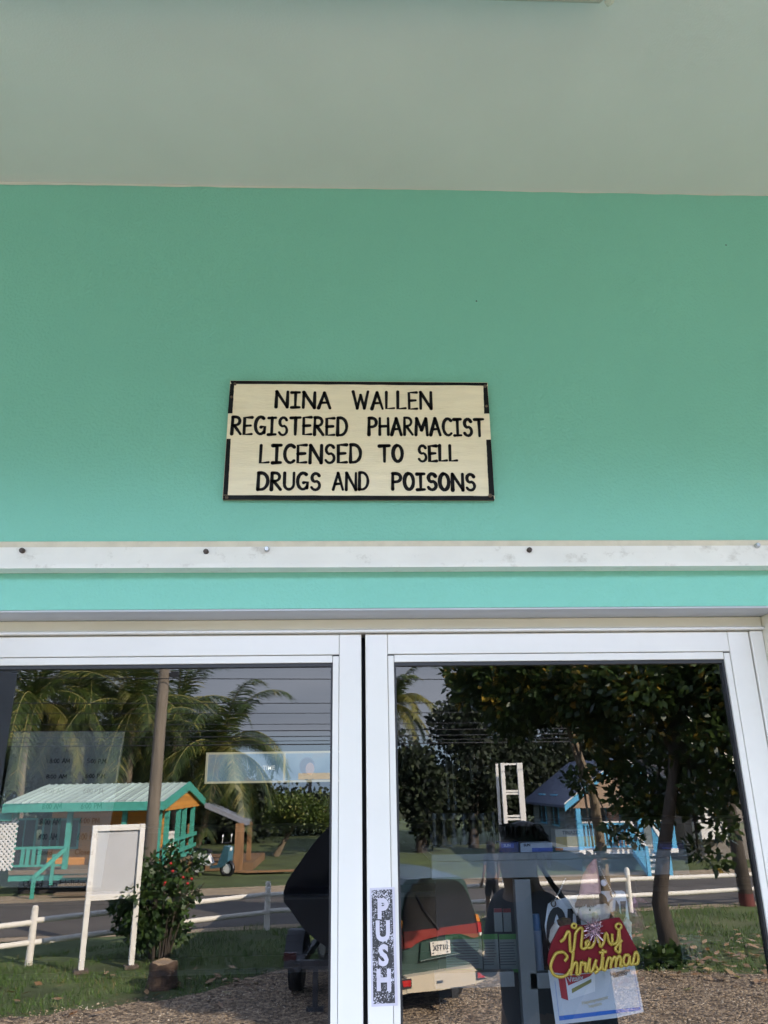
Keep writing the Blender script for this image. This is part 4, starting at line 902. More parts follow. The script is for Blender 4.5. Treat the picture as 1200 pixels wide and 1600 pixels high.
# lawn tree, far hedge, canopy
g = G(431, 1338); random.seed(51)
tree('lawn_tree', 'small bushy tree with pale forked trunk on the far lawn', [g, g + Vector((.35, 0, .6)), g + Vector((.8, 0, 1.3))], .13, blobs((g.x + 1.0, g.y, GZ + 2.05), (1.5, 1.2, .75), 20, .6), 3600, .16, .07, M['lf_yel'], M['barkl'])
g = g + Vector((.15, .1, 0)); 
random.seed(52); b = MB()
for px in range(330, 560, 12):
    g = GX(px, 52); H_ = random.uniform(2.0, 3.2); leaf_quads(b, (g.x, g.y, GZ + H_ * .5), (1.2, 1.2, H_ * .55), 260, .3, .12)
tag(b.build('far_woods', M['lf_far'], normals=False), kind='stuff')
g = GX(484, 60); cn_ = thing('canopy_shelter', 'far flat canopy with yellow fascia on one dark post', 'shelter', tuple(g))
zc_ = ZV(500, 1211, 60); b = MB(); b.box((V(466, 1215, 60).x, gy(60), zc_ - .3), (V(545, 1215, 60).x, gy(63), zc_ + .15)); b.build('roof', mat('canopy_yellow', (.45, .30, .10), .6), cn_)
b = MB(); b.box((g.x - .12, g.y - .5, GZ), (g.x + .12, g.y - .26, zc_ - .302)); b.build('post', M['black'], cn_)

# ------------------------------------------------------------------ roadside: bush, pole, wires, board, stump, fence
g = G(248, 1502); random.seed(61)
t = thing('flowering_bush', 'leafy green bush with a few red flowers at the foot of the utility pole', 'bush', tuple(g))
b = MB()
for k in range(26): a = random.uniform(0, 6.28); q = g + Vector((math.cos(a) * random.uniform(.1, .9), math.sin(a) * .5, random.uniform(.9, 1.7))); b.tube([g + Vector((math.cos(a) * .15, math.sin(a) * .15, 0)), g.lerp(q, .5) + Vector((0, 0, .15)), q], [.022, .016, .006], 5)
b.build('stems', M['bark'], t)
b = MB()
for c, r_ in blobs((g.x - .2, g.y, GZ + .93), (.8, .55, .74), 34, .33): leaf_quads(b, c, r_, 130, .12, .045, .1)
for k in range(14): a = random.uniform(-.9, .9); leaf_quads(b, (g.x + a, g.y, GZ + 1.75 + random.uniform(-.1, .25) - abs(a) * .3), (.08, .08, .2), 26, .11, .04)
b.build('foliage', M['lf_mid'], t, normals=False)
for k in range(7): q = g + Vector((random.uniform(.1, .75), .5, random.uniform(1.2, 1.7))); s_ = MB(); s_.ell(q, (.028, .028, .024), 7, 4); s_.build('flower', mat('red_petal', (.5, .02, .02), .6), t)
g = G(212, 1500) + Vector((0, -.45, 0)); pz = 8.2
t = thing('utility_pole', 'weathered wooden utility pole standing behind the bush', 'pole', tuple(g))
b = MB(); b.tube([g, g + Vector((0, 0, 4)), g + Vector((0, 0, pz))], [.135, .12, .10], 16); b.build('shaft', mat('pole_wood', (.17, .14, .105), .9, .25, 10, .5, 30, stretch=(1, 1, .12)), t)
pv = V(262, 1054, 1.854 - g.y); b = MB(); b.obox((g.x + .22, g.y, pv.z), (.16, .08, .12)); b.tube([(g.x + .1, g.y, pv.z), (g.x + .3, g.y, pv.z)], .03, 8); b.build('insulator', M['black'], t)
wires = [(1062, 16.9, .009), (1099.5, 17.2, .009), (1115, 30, .012), (1132, 30, .012), (1142, 18.5, .011), (1151, 24, .013), (1158, 30, .012), (1163.5, 19, .013),]
for i, (py, Y, rr) in enumerate(wires):
    z = ZV(480, py, Y); yv = gy(Y); b = MB(); n = 14
    b.tube([(-30 + 60 * k / n, yv - .1 * (-30 + 60 * k / n), z + .25 * (((-30 + 60 * k / n) + 1) / 30) ** 2) for k in range(n + 1)], rr, 5)
    o = b.build('power_wire', M['black']); o['label'] = 'thin black overhead wire running along the road'; o['category'] = 'wire'; o['group'] = 'overhead wires along the road'
# notice board on two posts
A = G(125.5, 1521); B = G(204, 1513); d = (B - A); d.z = 0; W_ = d.length; ang = math.atan2(d.y, d.x)
t = thing('notice_board', 'blank white notice board on two white posts by the fence', 'sign', tuple(A), ang)
zt = ZV(180, 1288.5, MIR - (A.y + B.y) / 2) - GZ; zb = ZV(175, 1405, MIR - (A.y + B.y) / 2) - GZ
M['wpaint'] = mat('white_board_paint', (.78, .75, .68), .6, .05, 8, .1, 40, dirt=(.35, .3, .22), dirt_scale=6, dirt_amt=.4); M['panel'] = mat('grey_white_panel', (.50, .50, .50), .5, .06, 2)
for x in (0, W_): b = MB(); b.bbox((x - .045, -.05, .06), (x + .045, .09, zt - (.0 if x else 0)), .006); b.build('post', M['wpaint'], t, world=False)
b = MB(); b.bbox((.046, .0, zt - .10), (W_ - .046, .075, zt), .005); b.bbox((.046, .0, zb), (W_ - .046, .075, zb + .09), .005); b.build('frame_bar', M['wpaint'], t, world=False)
b = MB(); b.box((.047, .012, zb + .0905), (W_ - .047, .03, zt - .1005)); b.build('panel', M['panel'], t, world=False)
for x in (0, W_): b = MB(); b.bbox((x - .12, -.1, .0), (x + .12, .14, .0595), .01); b.build('brick_foot', mat('dark_brick', (.12, .09, .07), .9, .3, 20), t, world=False)
g = G(253, 1543); t = thing('tree_stump', 'sawn brown tree stump on the grass in front of the bush', 'stump', tuple(g))
random.seed(71); rings = []
for z, rr in ((0, .26), (.06, .235), (.2, .215), (.33, .22), (.36, .205)): rings.append([g + Vector((math.cos(k * .349) * rr * (1 + .04 * math.sin(k * 1.9 + z)), math.sin(k * .349) * rr * (1 + .04 * math.cos(k * 2.3)), z + .02 * math.sin(k * 1.1))) for k in range(18)])
b = MB(); b.loft(rings, cap=False, smooth=True); b.build('bark', mat('stump_bark', (.085, .055, .038), .95, .5, 22, .8, 40), t)
b = MB(); b.add([q + Vector((0, 0, .001)) for q in rings[-1]], [list(range(18))]); b.build('cut_face', mat('stump_top', (.30, .21, .13), .9, .2, 8), t)
# white rail fence along the road
fp_ = [(-10.4, -10.7), (-5.8, -14.18), (-1.84, -17.2), (2.3, -17.8), (6.7, -18.43), (11.2, -19.3), (16, -20.4)]
t = thing('rail_fence', 'white painted two rail post fence running along the road', 'fence', (fp_[0][0], fp_[0][1], GZ))
random.seed(81); M['fwhite'] = mat('fence_white', (.74, .70, .62), .7, .08, 5, .2, 30, dirt=(.22, .17, .12), dirt_scale=5, dirt_amt=.6)
for x, yv in fp_: b = MB(); l_ = random.uniform(-.03, .03); b.tube([(x, yv, GZ - .02), (x + l_, yv, GZ + .92), (x + l_, yv, GZ + .97)], [.068, .062, .045], 12); b.build('post', M['fwhite'], t)
for i in range(len(fp_) - 1):
    for z in (.36, .70):
        a = Vector((*fp_[i], GZ + z + random.uniform(-.02, .02))); c = Vector((*fp_[i + 1], GZ + z + random.uniform(-.02, .02))); off = (c - a).normalized() * .04; b = MB()
        b.tube([a + off, a.lerp(c, .33) + Vector((0, 0, random.uniform(-.015, .015))), a.lerp(c, .66) + Vector((0, 0, random.uniform(-.015, .015))), c - off], [.05, .053, .05, .048], 10); b.build('rail', M['fwhite'], t)
# almond trees at the right
random.seed(91); g = G(1052, 1500)
tp = [g, g + Vector((-.12, 0, .9)), g + Vector((.02, .1, 1.7)), g + Vector((.35, .2, 3.0)), g + Vector((.5, .3, 4.2))]
cl = [(tuple(V(px, py, Y)), (s_, s_, s_ * .75)) for px, py, Y, s_ in ((1000, 1075, 14.5, .8), (1090, 1080, 14.5, .9), (1130, 1150, 14, .7), (1080, 1180, 15, .6), (1010, 1130, 15, .6), (950, 1060, 15, .8), (1110, 1235, 14.5, .5), (1065, 1240, 15.5, .55), (1125, 1290, 15, .35), (1140, 1050, 14, .9), (1040, 1040, 14.6, .8), (985, 1190, 16, .55), (1090, 1330, 15.2, .28), (1020, 1255, 15.6, .5), (1120, 1345, 15, .25), (1190, 1100, 14, .9), (1180, 1200, 14, .7))]
tree('almond_tree', 'large almond tree with thick dark trunk in front of the fence at the right', tp, .155, cl, 15000, .20, .05, M['lf_alm'], M['bark'], 'almond trees by the fence', .05)
g = G(952, 1462); q0 = MIR - g.y
tp = [g, V(940, 1335, q0), V(927, 1240, q0), V(905, 1183, q0), V(888, 1130, q0), V(872, 1098, q0)]
cl = [(tuple(V(px, py, Y)), (s_, s_, s_ * .75)) for px, py, Y, s_ in ((870, 1075, 16, .8), (800, 1085, 16.5, .8), (740, 1075, 17, .6), (720, 1050, 17, .4), (780, 1050, 16.6, .7), (850, 1045, 16, .8), (920, 1090, 16, .8), (940, 1140, 16, .55), (800, 1130, 17, .5), (905, 1220, 16.4, .32), (950, 1200, 16, .35), (985, 1250, 16, .42), (960, 1300, 16, .22), (930, 1345, 16, .22), (840, 1110, 17, .5), (990, 1310, 16.2, .2))]
tree('almond_tree', 'slimmer almond tree with leaning light brown trunk before the blue house', tp, .12, cl, 13000, .20, .05, M['lf_alm'], M['barkl'], 'almond trees by the fence', .05)
g = G(1168, 1415); t = thing('wooden_post', 'stout dark wooden post with red painted foot at the far right', 'post', tuple(g))
b = MB(); b.tube([g + Vector((0, 0, .281)), g + Vector((-.05, 0, 1.6)), g + Vector((-.1, 0, 3.4))], [.17, .155, .14], 12); b.build('shaft', M['bark'], t)
b = MB(); b.tube([g, g + Vector((0, 0, .28))], [.185, .175], 12); b.build('painted_foot', mat('foot_red', (.12, .03, .025), .8, .3), t)
b = MB(); random.seed(92)
t = thing('leafy_plant', 'low leafy plant at the foot of the dark almond trunk', 'plant', tuple(G(1075, 1508))); g = G(1075, 1508)
for k in range(9): leaf_quads(b, (g.x + random.uniform(-1.2, .5), g.y + random.uniform(-.2, .3), GZ + .16), (.2, .2, .14), 60, .14, .05, -.2)
b.build('foliage', M['lf_mid'], t, normals=False)
random.seed(95); g = Vector((5.5, -5.0, GZ)); q = Vector((5.3, -5.1, GZ + 5.1))  # out-of-view tree, added so its crown throws shade on the boat
tree('almond_tree', 'unseen almond tree added beside the right end of the porch to shade the covered boat', [g, g + Vector((.05, 0, 1.5)), g + Vector((-.05, 0, 3)), q - Vector((0, 0, .5))], .16, blobs(tuple(q), (.75, .75, .8), 16, .5), 2600, .25, .09, M['lf_alm'], M['bark'], 'almond trees by the fence', .05)

# ================================================================== orange house across the road
M['trim'] = mat('turquoise_trim', (.06, .33, .25), .6, .15, 6, dirt=(.06, .16, .12), dirt_scale=5, dirt_amt=.6)
M['orange'] = plankmat('orange_boards', (.62, .27, .045), .14, 'Z', .6, .45, .05)
M['ribroof'] = plankmat('ribbed_roof', (.50, .60, .53), .24, 'X', .4, .5, .14)
M['deck'] = plankmat('porch_deck', (.22, .16, .10), .14, 'Y', .8, .4, .08)
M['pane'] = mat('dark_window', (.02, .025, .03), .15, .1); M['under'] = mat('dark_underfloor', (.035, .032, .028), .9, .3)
M['wlat'] = mat('white_lattice', (.75, .72, .66), .6, .06)
hx0, hx1 = V(5, 1258, 25.5).x, V(258, 1250, 25.5).x
zE = (V(5, 1257, 25.5).z + V(258, 1250, 25.5).z) / 2; zR = (V(67, 1227, 28.9).z + V(294, 1222, 29.1).z) / 2
yE, yR, yB = gy(25.5), gy(29.0), gy(33.2); zB = V(325, 1256, 33.2).z
zF = V(110, 1358, 25.9).z
t = thing('orange_house', 'orange plank house with turquoise trim, ribbed pale roof and porch across the road', 'house', ((hx0 + hx1) / 2, gy(29), GZ))
b = MB(); b.prism([(hx0, yE, zE), (hx0, yR, zR), (hx0, yR, zR - .07), (hx0, yE, zE - .07)], (hx1 - hx0, 0, 0)); b.prism([(hx0, yR, zR), (hx0, yB, zB), (hx0, yB, zB - .07), (hx0, yR, zR - .07)], (hx1 - hx0, 0, 0))
for k in range(int((hx1 - hx0) / .24)): x = hx0 + .05 + k * .24; b.bar((x, yE - .0, zE + .012), (x, yR, zR + .012), .05, .03)
roof = b.build('roof', M['ribroof'], t)
b = MB(); b.box((hx0, yE + .001, zE - .26), (hx1, yE + .04, zE - .01)); b.build('fascia', M['trim'], roof)
b = MB(); b.prism([(hx1 + .001, yE + .02, zE - .24), (hx1 + .001, yE + .02, zE + .02), (hx1 + .001, yR, zR + .03), (hx1 + .001, yR, zR - .25)], (.05, 0, 0)); b.prism([(hx1 + .001, yR - .001, zR - .25), (hx1 + .001, yR - .001, zR + .03), (hx1 + .001, yB - .1, zB + .02), (hx1 + .001, yB - .1, zB - .25)], (.05, 0, 0)); b.build('gable_trim', M['trim'], roof)
b = MB(); b.prism([(hx1 - .12, yE - .4, zE - .10), (hx1 - .12, yR, zR - .09), (hx1 - .12, gy(31.6), zR - .62), (hx1 - .12, gy(31.6), zE - .3), (hx1 - .12, yE - .4, zE - .3)], (.06, 0, 0)); b.build('gable_wall', M['orange'], t)
wx0, wx1 = hx0 + .9, V(262, 1300, 27.6).x; yW = gy(27.2)
b = MB(); b.box((wx0, yW, zF + .001), (wx1, yW - .12, zE + .12)); b.box((wx0, yW - .121, zF + .001), (wx0 + .12, gy(32.6), zE)); b.box((wx1 - 1.9, yW - .121, zF + .001), (wx1 - 1.78, gy(32.6), zE)); b.box((wx0, gy(32.5), zF + .001), (wx1 - 1.9, gy(32.62), zB - .1)); b.build('wall', M['orange'], t)
for a, c in ((76, 98), (100, 128), (30, 62)):
    x0, x1 = V(a, 1300, 27.6).x, V(c, 1300, 27.6).x; z0_, z1_ = V(a, 1322, 27.6).z, V(a, 1281, 27.6).z; b = MB(); b.box((x0, yW + .001, z0_), (x1, yW + .03, z1_)); wn_ = b.build('window', M['pane'], t); b = MB()
    for q0, q1 in (((x0 - .06, z0_ - .06), (x1 + .06, z0_)), ((x0 - .06, z1_), (x1 + .06, z1_ + .06)), ((x0 - .06, z0_ + .001), (x0, z1_ - .001)), ((x1, z0_ + .001), (x1 + .06, z1_ - .001)), (((x0 + x1) / 2 - .02, z0_ + .001), ((x0 + x1) / 2 + .02, z1_ - .001))): b.box((q0[0], yW + .002, q0[1]), (q1[0], yW + .05, q1[1]))
    b.build('frame', M['trim'], wn_)
b = MB(); b.box((hx0 + .3, gy(25.8), zF - .12), (hx1 - .05, gy(32.6), zF)); b.build('porch_floor', M['deck'], t)
b = MB(); b.box((hx0 + .3, gy(25.85), zF - .3), (hx1 - .1, gy(25.9), zF - .121)); b.build('floor_beam', M['trim'], t)
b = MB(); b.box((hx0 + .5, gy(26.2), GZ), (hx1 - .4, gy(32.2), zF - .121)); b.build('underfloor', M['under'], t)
yP = gy(25.95)
def vb(px, Y=25.95): return V(px, 1300, Y).x
for px in (22, 107, 193, 247.5): x = vb(px); b = MB(); b.box((x - .07, yP - .07, zF + .001), (x + .07, yP + .07, zE - .1)); b.build('post', M['trim'], t)
b = MB()
xa, xb, zr = vb(26), vb(104), V(100, 1322, 25.95).z
b.box((xa, yP - .03, zr - .07), (xb, yP + .03, zr)); b.box((xa, yP - .025, zF + .08), (xb, yP + .025, zF + .14))
for px in (40, 48, 57, 66): x = vb(px); b.box((x - .05, yP - .02, zF + .1405), (x + .05, yP + .02, zr - .0705))
b.build('front_railing', M['trim'], t)
b = MB(); x0, x1 = vb(107), vb(80)
b.bar((x0, yP + .03, zr - .05), (x1, yP + .95, zr - .75), .07, .1); b.bar((x0 - .25, yP + .3, zF - .4), (x0 - .25, yP + .3, zr - .2), .08, .08); b.bar((x1, yP + .95, GZ), (x1, yP + .95, zr - .7), .09, .09); b.build('stair_rail', M['trim'], t)
b = MB()
for k in range(3): b.box((x0 + .1, yP + .1 + k * .3, zF - .2 - .2 * k), (x0 + 1.2, yP + .39 + k * .3, zF - .15 - .2 * k))
b.build('stairs', M['deck'], t)
b = MB(); lx0, lx1 = vb(-25), vb(29); lz0, lz1 = zF, V(10, 1278, 25.95).z; sp_ = .14; yl = yP + .10; n = int((lx1 - lx0 + lz1 - lz0) / sp_)
for k in range(n):
    c = lx0 - (lz1 - lz0) + k * sp_
    for sg in (0, 1):
        u0 = max(lx0, c); u1 = min(lx1, c + (lz1 - lz0))
        if u1 - u0 < .02: continue
        za, zb_ = lz0 + (u0 - c), lz0 + (u1 - c)
        if sg: za, zb_ = lz1 - (u0 - c), lz1 - (u1 - c)
        b.bar((u0, yl + sg * .012, za), (u1, yl + sg * .012, zb_), .010, .055)
b.build('lattice_screen', M['wlat'], t)
# open side porch: posts and rails on the right end
xs_ = hx1 - .14
for px, Y in ((265, 26.6), (283, 28.3), (294, 29.3), (307, 30.8)):
    yv = gy(Y); x = xs_; b = MB(); b.box((x - .07, yv - .07, zF + .001), (x + .07, yv + .07, zE - .05)); b.build('post', M['trim'], t)
b = MB(); zr1 = V(264, 1314, 26).z
for za in (zr1, zr1 - .38, zF + .14): b.box((xs_ + .071, gy(31.2), za - .12), (xs_ + .12, gy(26.0), za))
b.build('side_railing', M['trim'], t)
b = MB(); b.box((hx0 - .9, yE - .3, zE - .5), (hx0 + .2, yE - .22, zE - .28)); b.build('side_beam', M['trim'], t)
t = thing('porch_chair', 'white plastic chair on the porch of the orange house', 'chair', tuple(Vector((V(270, 1340, 27).x, gy(27), zF))))
b = MB(); cx, cy = V(272, 1340, 27).x - .35, gy(27)
b.box((cx - .25, cy - .25, zF + .42), (cx + .25, cy + .25, zF + .46)); b.build('seat', M['wlat'], t); b = MB(); b.box((cx - .25, cy - .3, zF + .461), (cx + .25, cy - .26, zF + .95)); b.build('backrest', M['wlat'], t)
for sx in (-.22, .22):
    for sy in (-.22, .22): b = MB(); b.box((cx + sx - .025, cy + sy - .025, zF + .0005), (cx + sx + .025, cy + sy + .025, zF + .4195)); b.build('leg', M['wlat'], t)
# lean-to shelter
t = thing('timber_shelter', 'open timber shelter with grey lean-to roof right of the orange house', 'shelter', tuple(G(350, 1362)))
g = G(372, 1362); Ys = MIR - g.y; a = V(320, 1255, Ys); c = V(385, 1283, Ys); M['timber'] = mat('brown_timber', (.26, .14, .065), .85, .3, 9, .3, 30, stretch=(1, 1, .2)); M['greyroof'] = mat('grey_roof', (.22, .23, .26), .5, .1)
b = MB(); b.prism([a, c, c - Vector((0, 0, .16)), a - Vector((0, 0, .16))], (0, -1.6, 0)); b.build('roof', M['greyroof'], t)
for dx, dy, w_ in ((0, 0, .15), (.22, -1.2, .08), (-1.9, -.2, .08)): b = MB(); b.box((g.x + dx - w_, g.y + dy - w_, GZ), (g.x + dx + w_, g.y + dy + w_, c.z - .17 + .1)); b.build('post', M['timber'], t)
b = MB(); b.box((g.x - 2.6, g.y - 4.6, GZ + .02), (g.x + .5, g.y - .25, GZ + .28)); b.build('deck', plankmat('brown_deck', (.24, .14, .07), .3, 'Y', .8, .4, .08), t)
t = thing('plank_pile', 'brown planks lying on the lawn beside the shelter post', 'planks', tuple(G(400, 1362)))
b = MB(); q = G(392, 1366)
for k in range(3): b.obox(q + Vector((.2 + .3 * k, -.3 + .2 * k, .06 + .02 * k)), (2.0, .25, .05), .2 - .15 * k)
b.build('planks', M['timber'], t)
# motor scooter by the house
g = G(332, 1368) + Vector((0, .1, 0)); t = thing('motor_scooter', 'blue white and black motor scooter parked between house and shelter', 'scooter', tuple(g), R_(25))
mbk = mat('scooter_black', (.015, .015, .017), .4); mwh = mat('scooter_white', (.75, .75, .75), .3); mbl = mat('scooter_blue', (.06, .15, .20), .3)
for x in (-.62, .62):
    b = MB(); b.tube([(x + .24 * math.cos(k * .5236), 0, .25 + .24 * math.sin(k * .5236)) for k in range(13)], .07, 8); wh = b.build('wheel', mbk, t, world=False)
    b = MB(); b.tube([(x, -.03, .25), (x, .03, .25)], .16, 12); b.build('rim', mwh, wh, world=False)
b = MB(); b.loft([[(-.85, y, .62), (-.75, y, .8), (-.2, y, .72), (0, y, .42), (-.1, y, .32), (-.5, y, .42)] for y in (-.13, .13)]); b.build('rear_body', mwh, t, world=False)
b = MB(); b.loft([[(.3, y, .38), (.55, y, 1.0), (.75, y, .95), (.72, y, .5), (.5, y, .3), (0, y, .24), (0, y, .33)] for y in (-.16, .16)]); b.build('front_shield', mbl, t, world=False)
b = MB(); b.loft([[(-.8, y, .81), (-.75, y, .9), (-.15, y, .85), (-.1, y, .75)] for y in (-.12, .12)]); b.build('seat', mbk, t, world=False)
b = MB(); b.tube([(.5, -.34, 1.12), (.56, -.1, 1.08), (.56, .1, 1.08), (.5, .34, 1.12)], .022, 7); b.build('handlebar', mbk, t, world=False)
for y in (-.28, .28): b = MB(); b.tube([(.54, y, 1.1), (.56, y, 1.28)], .01, 5); b.ell((.56, y, 1.32), (.02, .06, .045), 8, 5); b.build('mirror', mwh, t, world=False)
b = MB(); b.ell((.72, 0, .88), (.06, .09, .08), 10, 6); b.build('headlight', mat('lamp_glass', (.7, .7, .68), .1), t, world=False)

# ================================================================== blue house at the right
Yf = 29.0; bx0, bx1 = V(893, 1248, Yf).x, V(1043, 1248, Yf).x; zbe = V(893, 1249, Yf).z; zbp = V(968, 1183, Yf).z; ybf, ybb = gy(Yf), gy(35.5); bxm = V(968, 1200, Yf).x
M['blue'] = mat('sky_blue_trim', (.10, .38, .58), .5, .08); M['bwall'] = plankmat('blue_grey_boards', (.16, .19, .20), .3, 'Y', .7, .6, .05); M['bfront'] = mat('tan_front', (.35, .24, .16), .7, .1); M['broof'] = mat('dark_blue_roof', (.075, .09, .14), .45, .12, 6)
t = thing('blue_house', 'raised house with sky blue gable trim, pickets and white steps across the road', 'house', (bxm, gy(32), GZ))
b = MB()
for xa, sg in ((bx0, -1), (bx1, 1)): b.prism([(xa + sg * .35, ybf + .3, zbe - .18), (bxm, ybf + .3, zbp), (bxm, ybf + .3, zbp - .1), (xa + sg * .35, ybf + .3, zbe - .28)], (0, ybb - ybf - .5, 0))
rfb = b.build('roof', M['broof'], t)
b = MB()
for xa, sg in ((bx0, -1), (bx1, 1)): b.prism([(xa + sg * .36, ybf + .301, zbe - .16), (bxm, ybf + .301, zbp + .02), (bxm, ybf + .301, zbp - .2), (xa + sg * .36, ybf + .301, zbe - .38)], (0, .06, 0))
b.build('gable_trim', M['blue'], rfb)
b = MB()
for xa, sg in ((bx0, -1), (bx1, 1)): b.prism([(xa + sg * .37, ybf + .302, zbe - .155), (bxm, ybf + .302, zbp + .025), (bxm, ybf + .302, zbp + .07), (xa + sg * .37, ybf + .302, zbe - .11)], (0, .09, 0))
b.build('white_edge', M['wlat'], rfb)
zbf = V(990, 1327, 28.5).z
b = MB(); b.prism([(bx0 + .05, ybf - .1, zbe - .3), (bxm, ybf - .1, zbp - .12), (bx1 - .05, ybf - .1, zbe - .3)], (0, -.08, 0)); b.build('gable_wall', M['bfront'], t)
b = MB(); b.box((bx0 + .05, ybf - 1.3, zbf), (bx0 + .15, ybb, zbe - .12)); b.box((bx1 - .15, ybf - 1.3, zbf), (bx1 - .05, ybb, zbe - .12)); b.box((bx0 + .151, ybf - 1.4, zbf), (bx1 - .151, ybf - 1.301, zbe)); b.build('wall', M['bwall'], t)
for Y in (31.2, 33.2):
    b = MB(); z0_ = zbf + .7; b.box((bx0 - .02, gy(Y), z0_), (bx0 + .019, gy(Y + .9), z0_ + 1.0)); wn_ = b.build('window', M['pane'], t); b = MB(); b.box((bx0 + .0195, gy(Y) + .07, z0_ - .07), (bx0 + .049, gy(Y + .9) - .07, z0_ + 1.07)); b.box((bx0 - .035, gy(Y + .43), z0_), (bx0 - .0205, gy(Y + .48), z0_ + 1.0)); b.build('frame', M['blue'], wn_)
for x in (bx0 + .9, bx1 - 1.4):
    b = MB(); b.box((x, ybf - 1.30, zbf + .5), (x + .7, ybf - 1.26, zbf + 1.5)); wn_ = b.build('window', M['pane'], t); b = MB()
    for k in range(3): b.box((x + .33 * k - .01, ybf - 1.259, zbf + .45), (x + .33 * k + .04, ybf - 1.22, zbf + 1.55))
    b.build('frame', M['blue'], wn_)
b = MB(); b.box((bxm - .3, ybf - 1.30, zbf + .001), (bxm + .5, ybf - 1.26, zbf + 1.9)); b.build('door', mat('pinkish_door', (.45, .27, .2), .6), t)
b = MB(); b.box((bx0, ybf + .4, zbf - .14), (bx1, ybb, zbf - .001)); b.build('floor', M['wlat'], t)
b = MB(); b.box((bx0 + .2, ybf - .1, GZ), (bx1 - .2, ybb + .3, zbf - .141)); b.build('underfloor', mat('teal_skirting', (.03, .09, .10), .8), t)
for x in (bx0 + .1, bx1 - .1, V(1003, 1300, Yf - .4).x): b = MB(); b.box((x - .08, ybf + .2, zbf + .001), (x + .08, ybf + .36, zbe - .3)); b.build('post', M['blue'], t)
def pickets(x0, x1, y, z0_, z1_, name='railing'):
    b = MB(); n = max(2, int((x1 - x0) / .13)); b.box((x0, y - .03, z1_ - .06), (x1, y + .03, z1_)); b.box((x0, y - .03, z0_), (x1, y + .03, z0_ + .05))
    for k in range(n + 1): x = x0 + (x1 - x0) * k / n; b.box((x - .03, y - .015, z0_ + .0505), (x + .03, y + .015, z1_ - .0605))
    o = b.build(name, M['blue'], t); b = MB(); b.box((x0, y - .06, z1_ + .001), (x1, y + .06, z1_ + .05)); b.build('white_cap', M['wlat'], o)
pickets(bx0 + .2, V(985, 1300, Yf - .3).x, ybf + .28, zbf + .05, zbf + .85)
xs0, xs1 = V(1000, 1340, 28).x, V(1033, 1340, 28).x
b = MB(); nst = 4
for k in range(nst): zt_ = zbf - .14 - (zbf - GZ - .14) * (k + 0) / nst; b.box((xs0 + .08, ybf + .45 + .3 * k, zt_ - .06), (xs1 - .08, ybf + .74 + .3 * k, zt_))
b.build('steps', M['wlat'], t)
for x in (xs0, xs1):
    b = MB(); y0_, y1_ = ybf + .4, ybf + 1.7; b.bar((x, y0_, zbf + .8), (x, y1_, GZ + .75), .08, .08); b.bar((x, y0_, zbf - .1), (x, y1_, GZ + .05), .06, .18); b.bar((x, y1_, GZ), (x, y1_, GZ + .9), .11, .11)
    for k in range(8): f = (k + .5) / 8; yv = y0_ + (y1_ - y0_) * f; b.bar((x, yv, zbf - .1 + (GZ + .05 - zbf + .1) * f), (x, yv, zbf + .8 + (GZ - .05 - zbf) * f), .045, .045)
    o = b.build('stair_rail', M['blue'], t); b = MB(); b.bar((x, y0_, zbf + .87), (x, y1_, GZ + .82), .12, .04); b.build('white_cap', M['wlat'], o)
pickets(xs1 + .1, bx1 - .1, ybf + .28, zbf + .05, zbf + .85)
# grey house far right
t = thing('grey_house', 'grey walled house with a white boxed bay behind the almond trees', 'house', tuple(GX(1120, 33)))
Yg = 32.; gx0, gx1 = V(1070, 1300, Yg).x, V(1300, 1300, Yg).x; zg = V(1100, 1240, Yg).z
b = MB(); b.box((gx0, gy(Yg), GZ), (gx1, gy(Yg + 6), zg)); b.build('wall', mat('grey_render', (.24, .21, .18), .85, .1), t)
b = MB(); b.prism([(gx0 - .4, gy(Yg) + .5, zg), (gx0 - .4, gy(Yg + 3), zg + 1.4), (gx0 - .4, gy(Yg + 6) - .5, zg)], (gx1 - gx0 + .8, 0, 0)); b.build('roof', mat('dull_roof', (.05, .045, .045), .7), t)
p0, p1 = V(1095, 1294, Yg - .8), V(1144, 1311, Yg - .8); b = MB(); b.box((p0.x, gy(Yg) + .001, p1.z), (p1.x, gy(Yg - .8), p0.z + .2)); bay = b.build('bay_box', M['wlat'], t)
b = MB(); b.box((p0.x + .05, gy(Yg) + .001, p0.z + .21), (p1.x - .05, gy(Yg - .7), p0.z + 1.0)); b.build('bay_window', M['pane'], t)
b = MB()
for k in range(5): x = p0.x + (p1.x - p0.x) * k / 4; b.box((x - .05, gy(Yg - .71), p0.z + .205), (x + .05, gy(Yg - .78), p0.z + 1.05))
for k in range(3): b.box((p0.x + .051, gy(Yg - .72), p0.z + .35 + k * .28), (p1.x - .051, gy(Yg - .75), p0.z + .41 + k * .28))
b.build('bay_bars', M['wlat'], t)
# white standing frame in front of the dark trees
g = GX(800, 26); t = thing('garden_arbor', 'tall white arbor with two posts and paired crossbars across the road', 'arbor', tuple(g)); Ya = 26.
xl_, xr_ = V(785, 1200, Ya).x, V(812, 1200, Ya).x; zt_ = V(800, 1192, Ya).z
for x, w_ in ((xl_, .06), (xr_, .085)):
    b = MB(); b.box((x - w_, gy(Ya) - .06, GZ), (x + w_, gy(Ya) + .06, zt_)); b.build('post', M['wlat'], t)
b = MB(); b.box((xl_ - .12, gy(Ya + .6), GZ), (xl_ - .04, gy(Ya + .52), zt_)); b.build('post', M['wlat'], t)
b = MB()
for py in (1194, 1236, 1240, 1275, 1280): z = V(800, py, Ya).z; b.box((xl_ + .061, gy(Ya) - .03, z - .03), (xr_ - .086, gy(Ya) + .03, z + .03))
b.build('crossbars', M['wlat'], t)

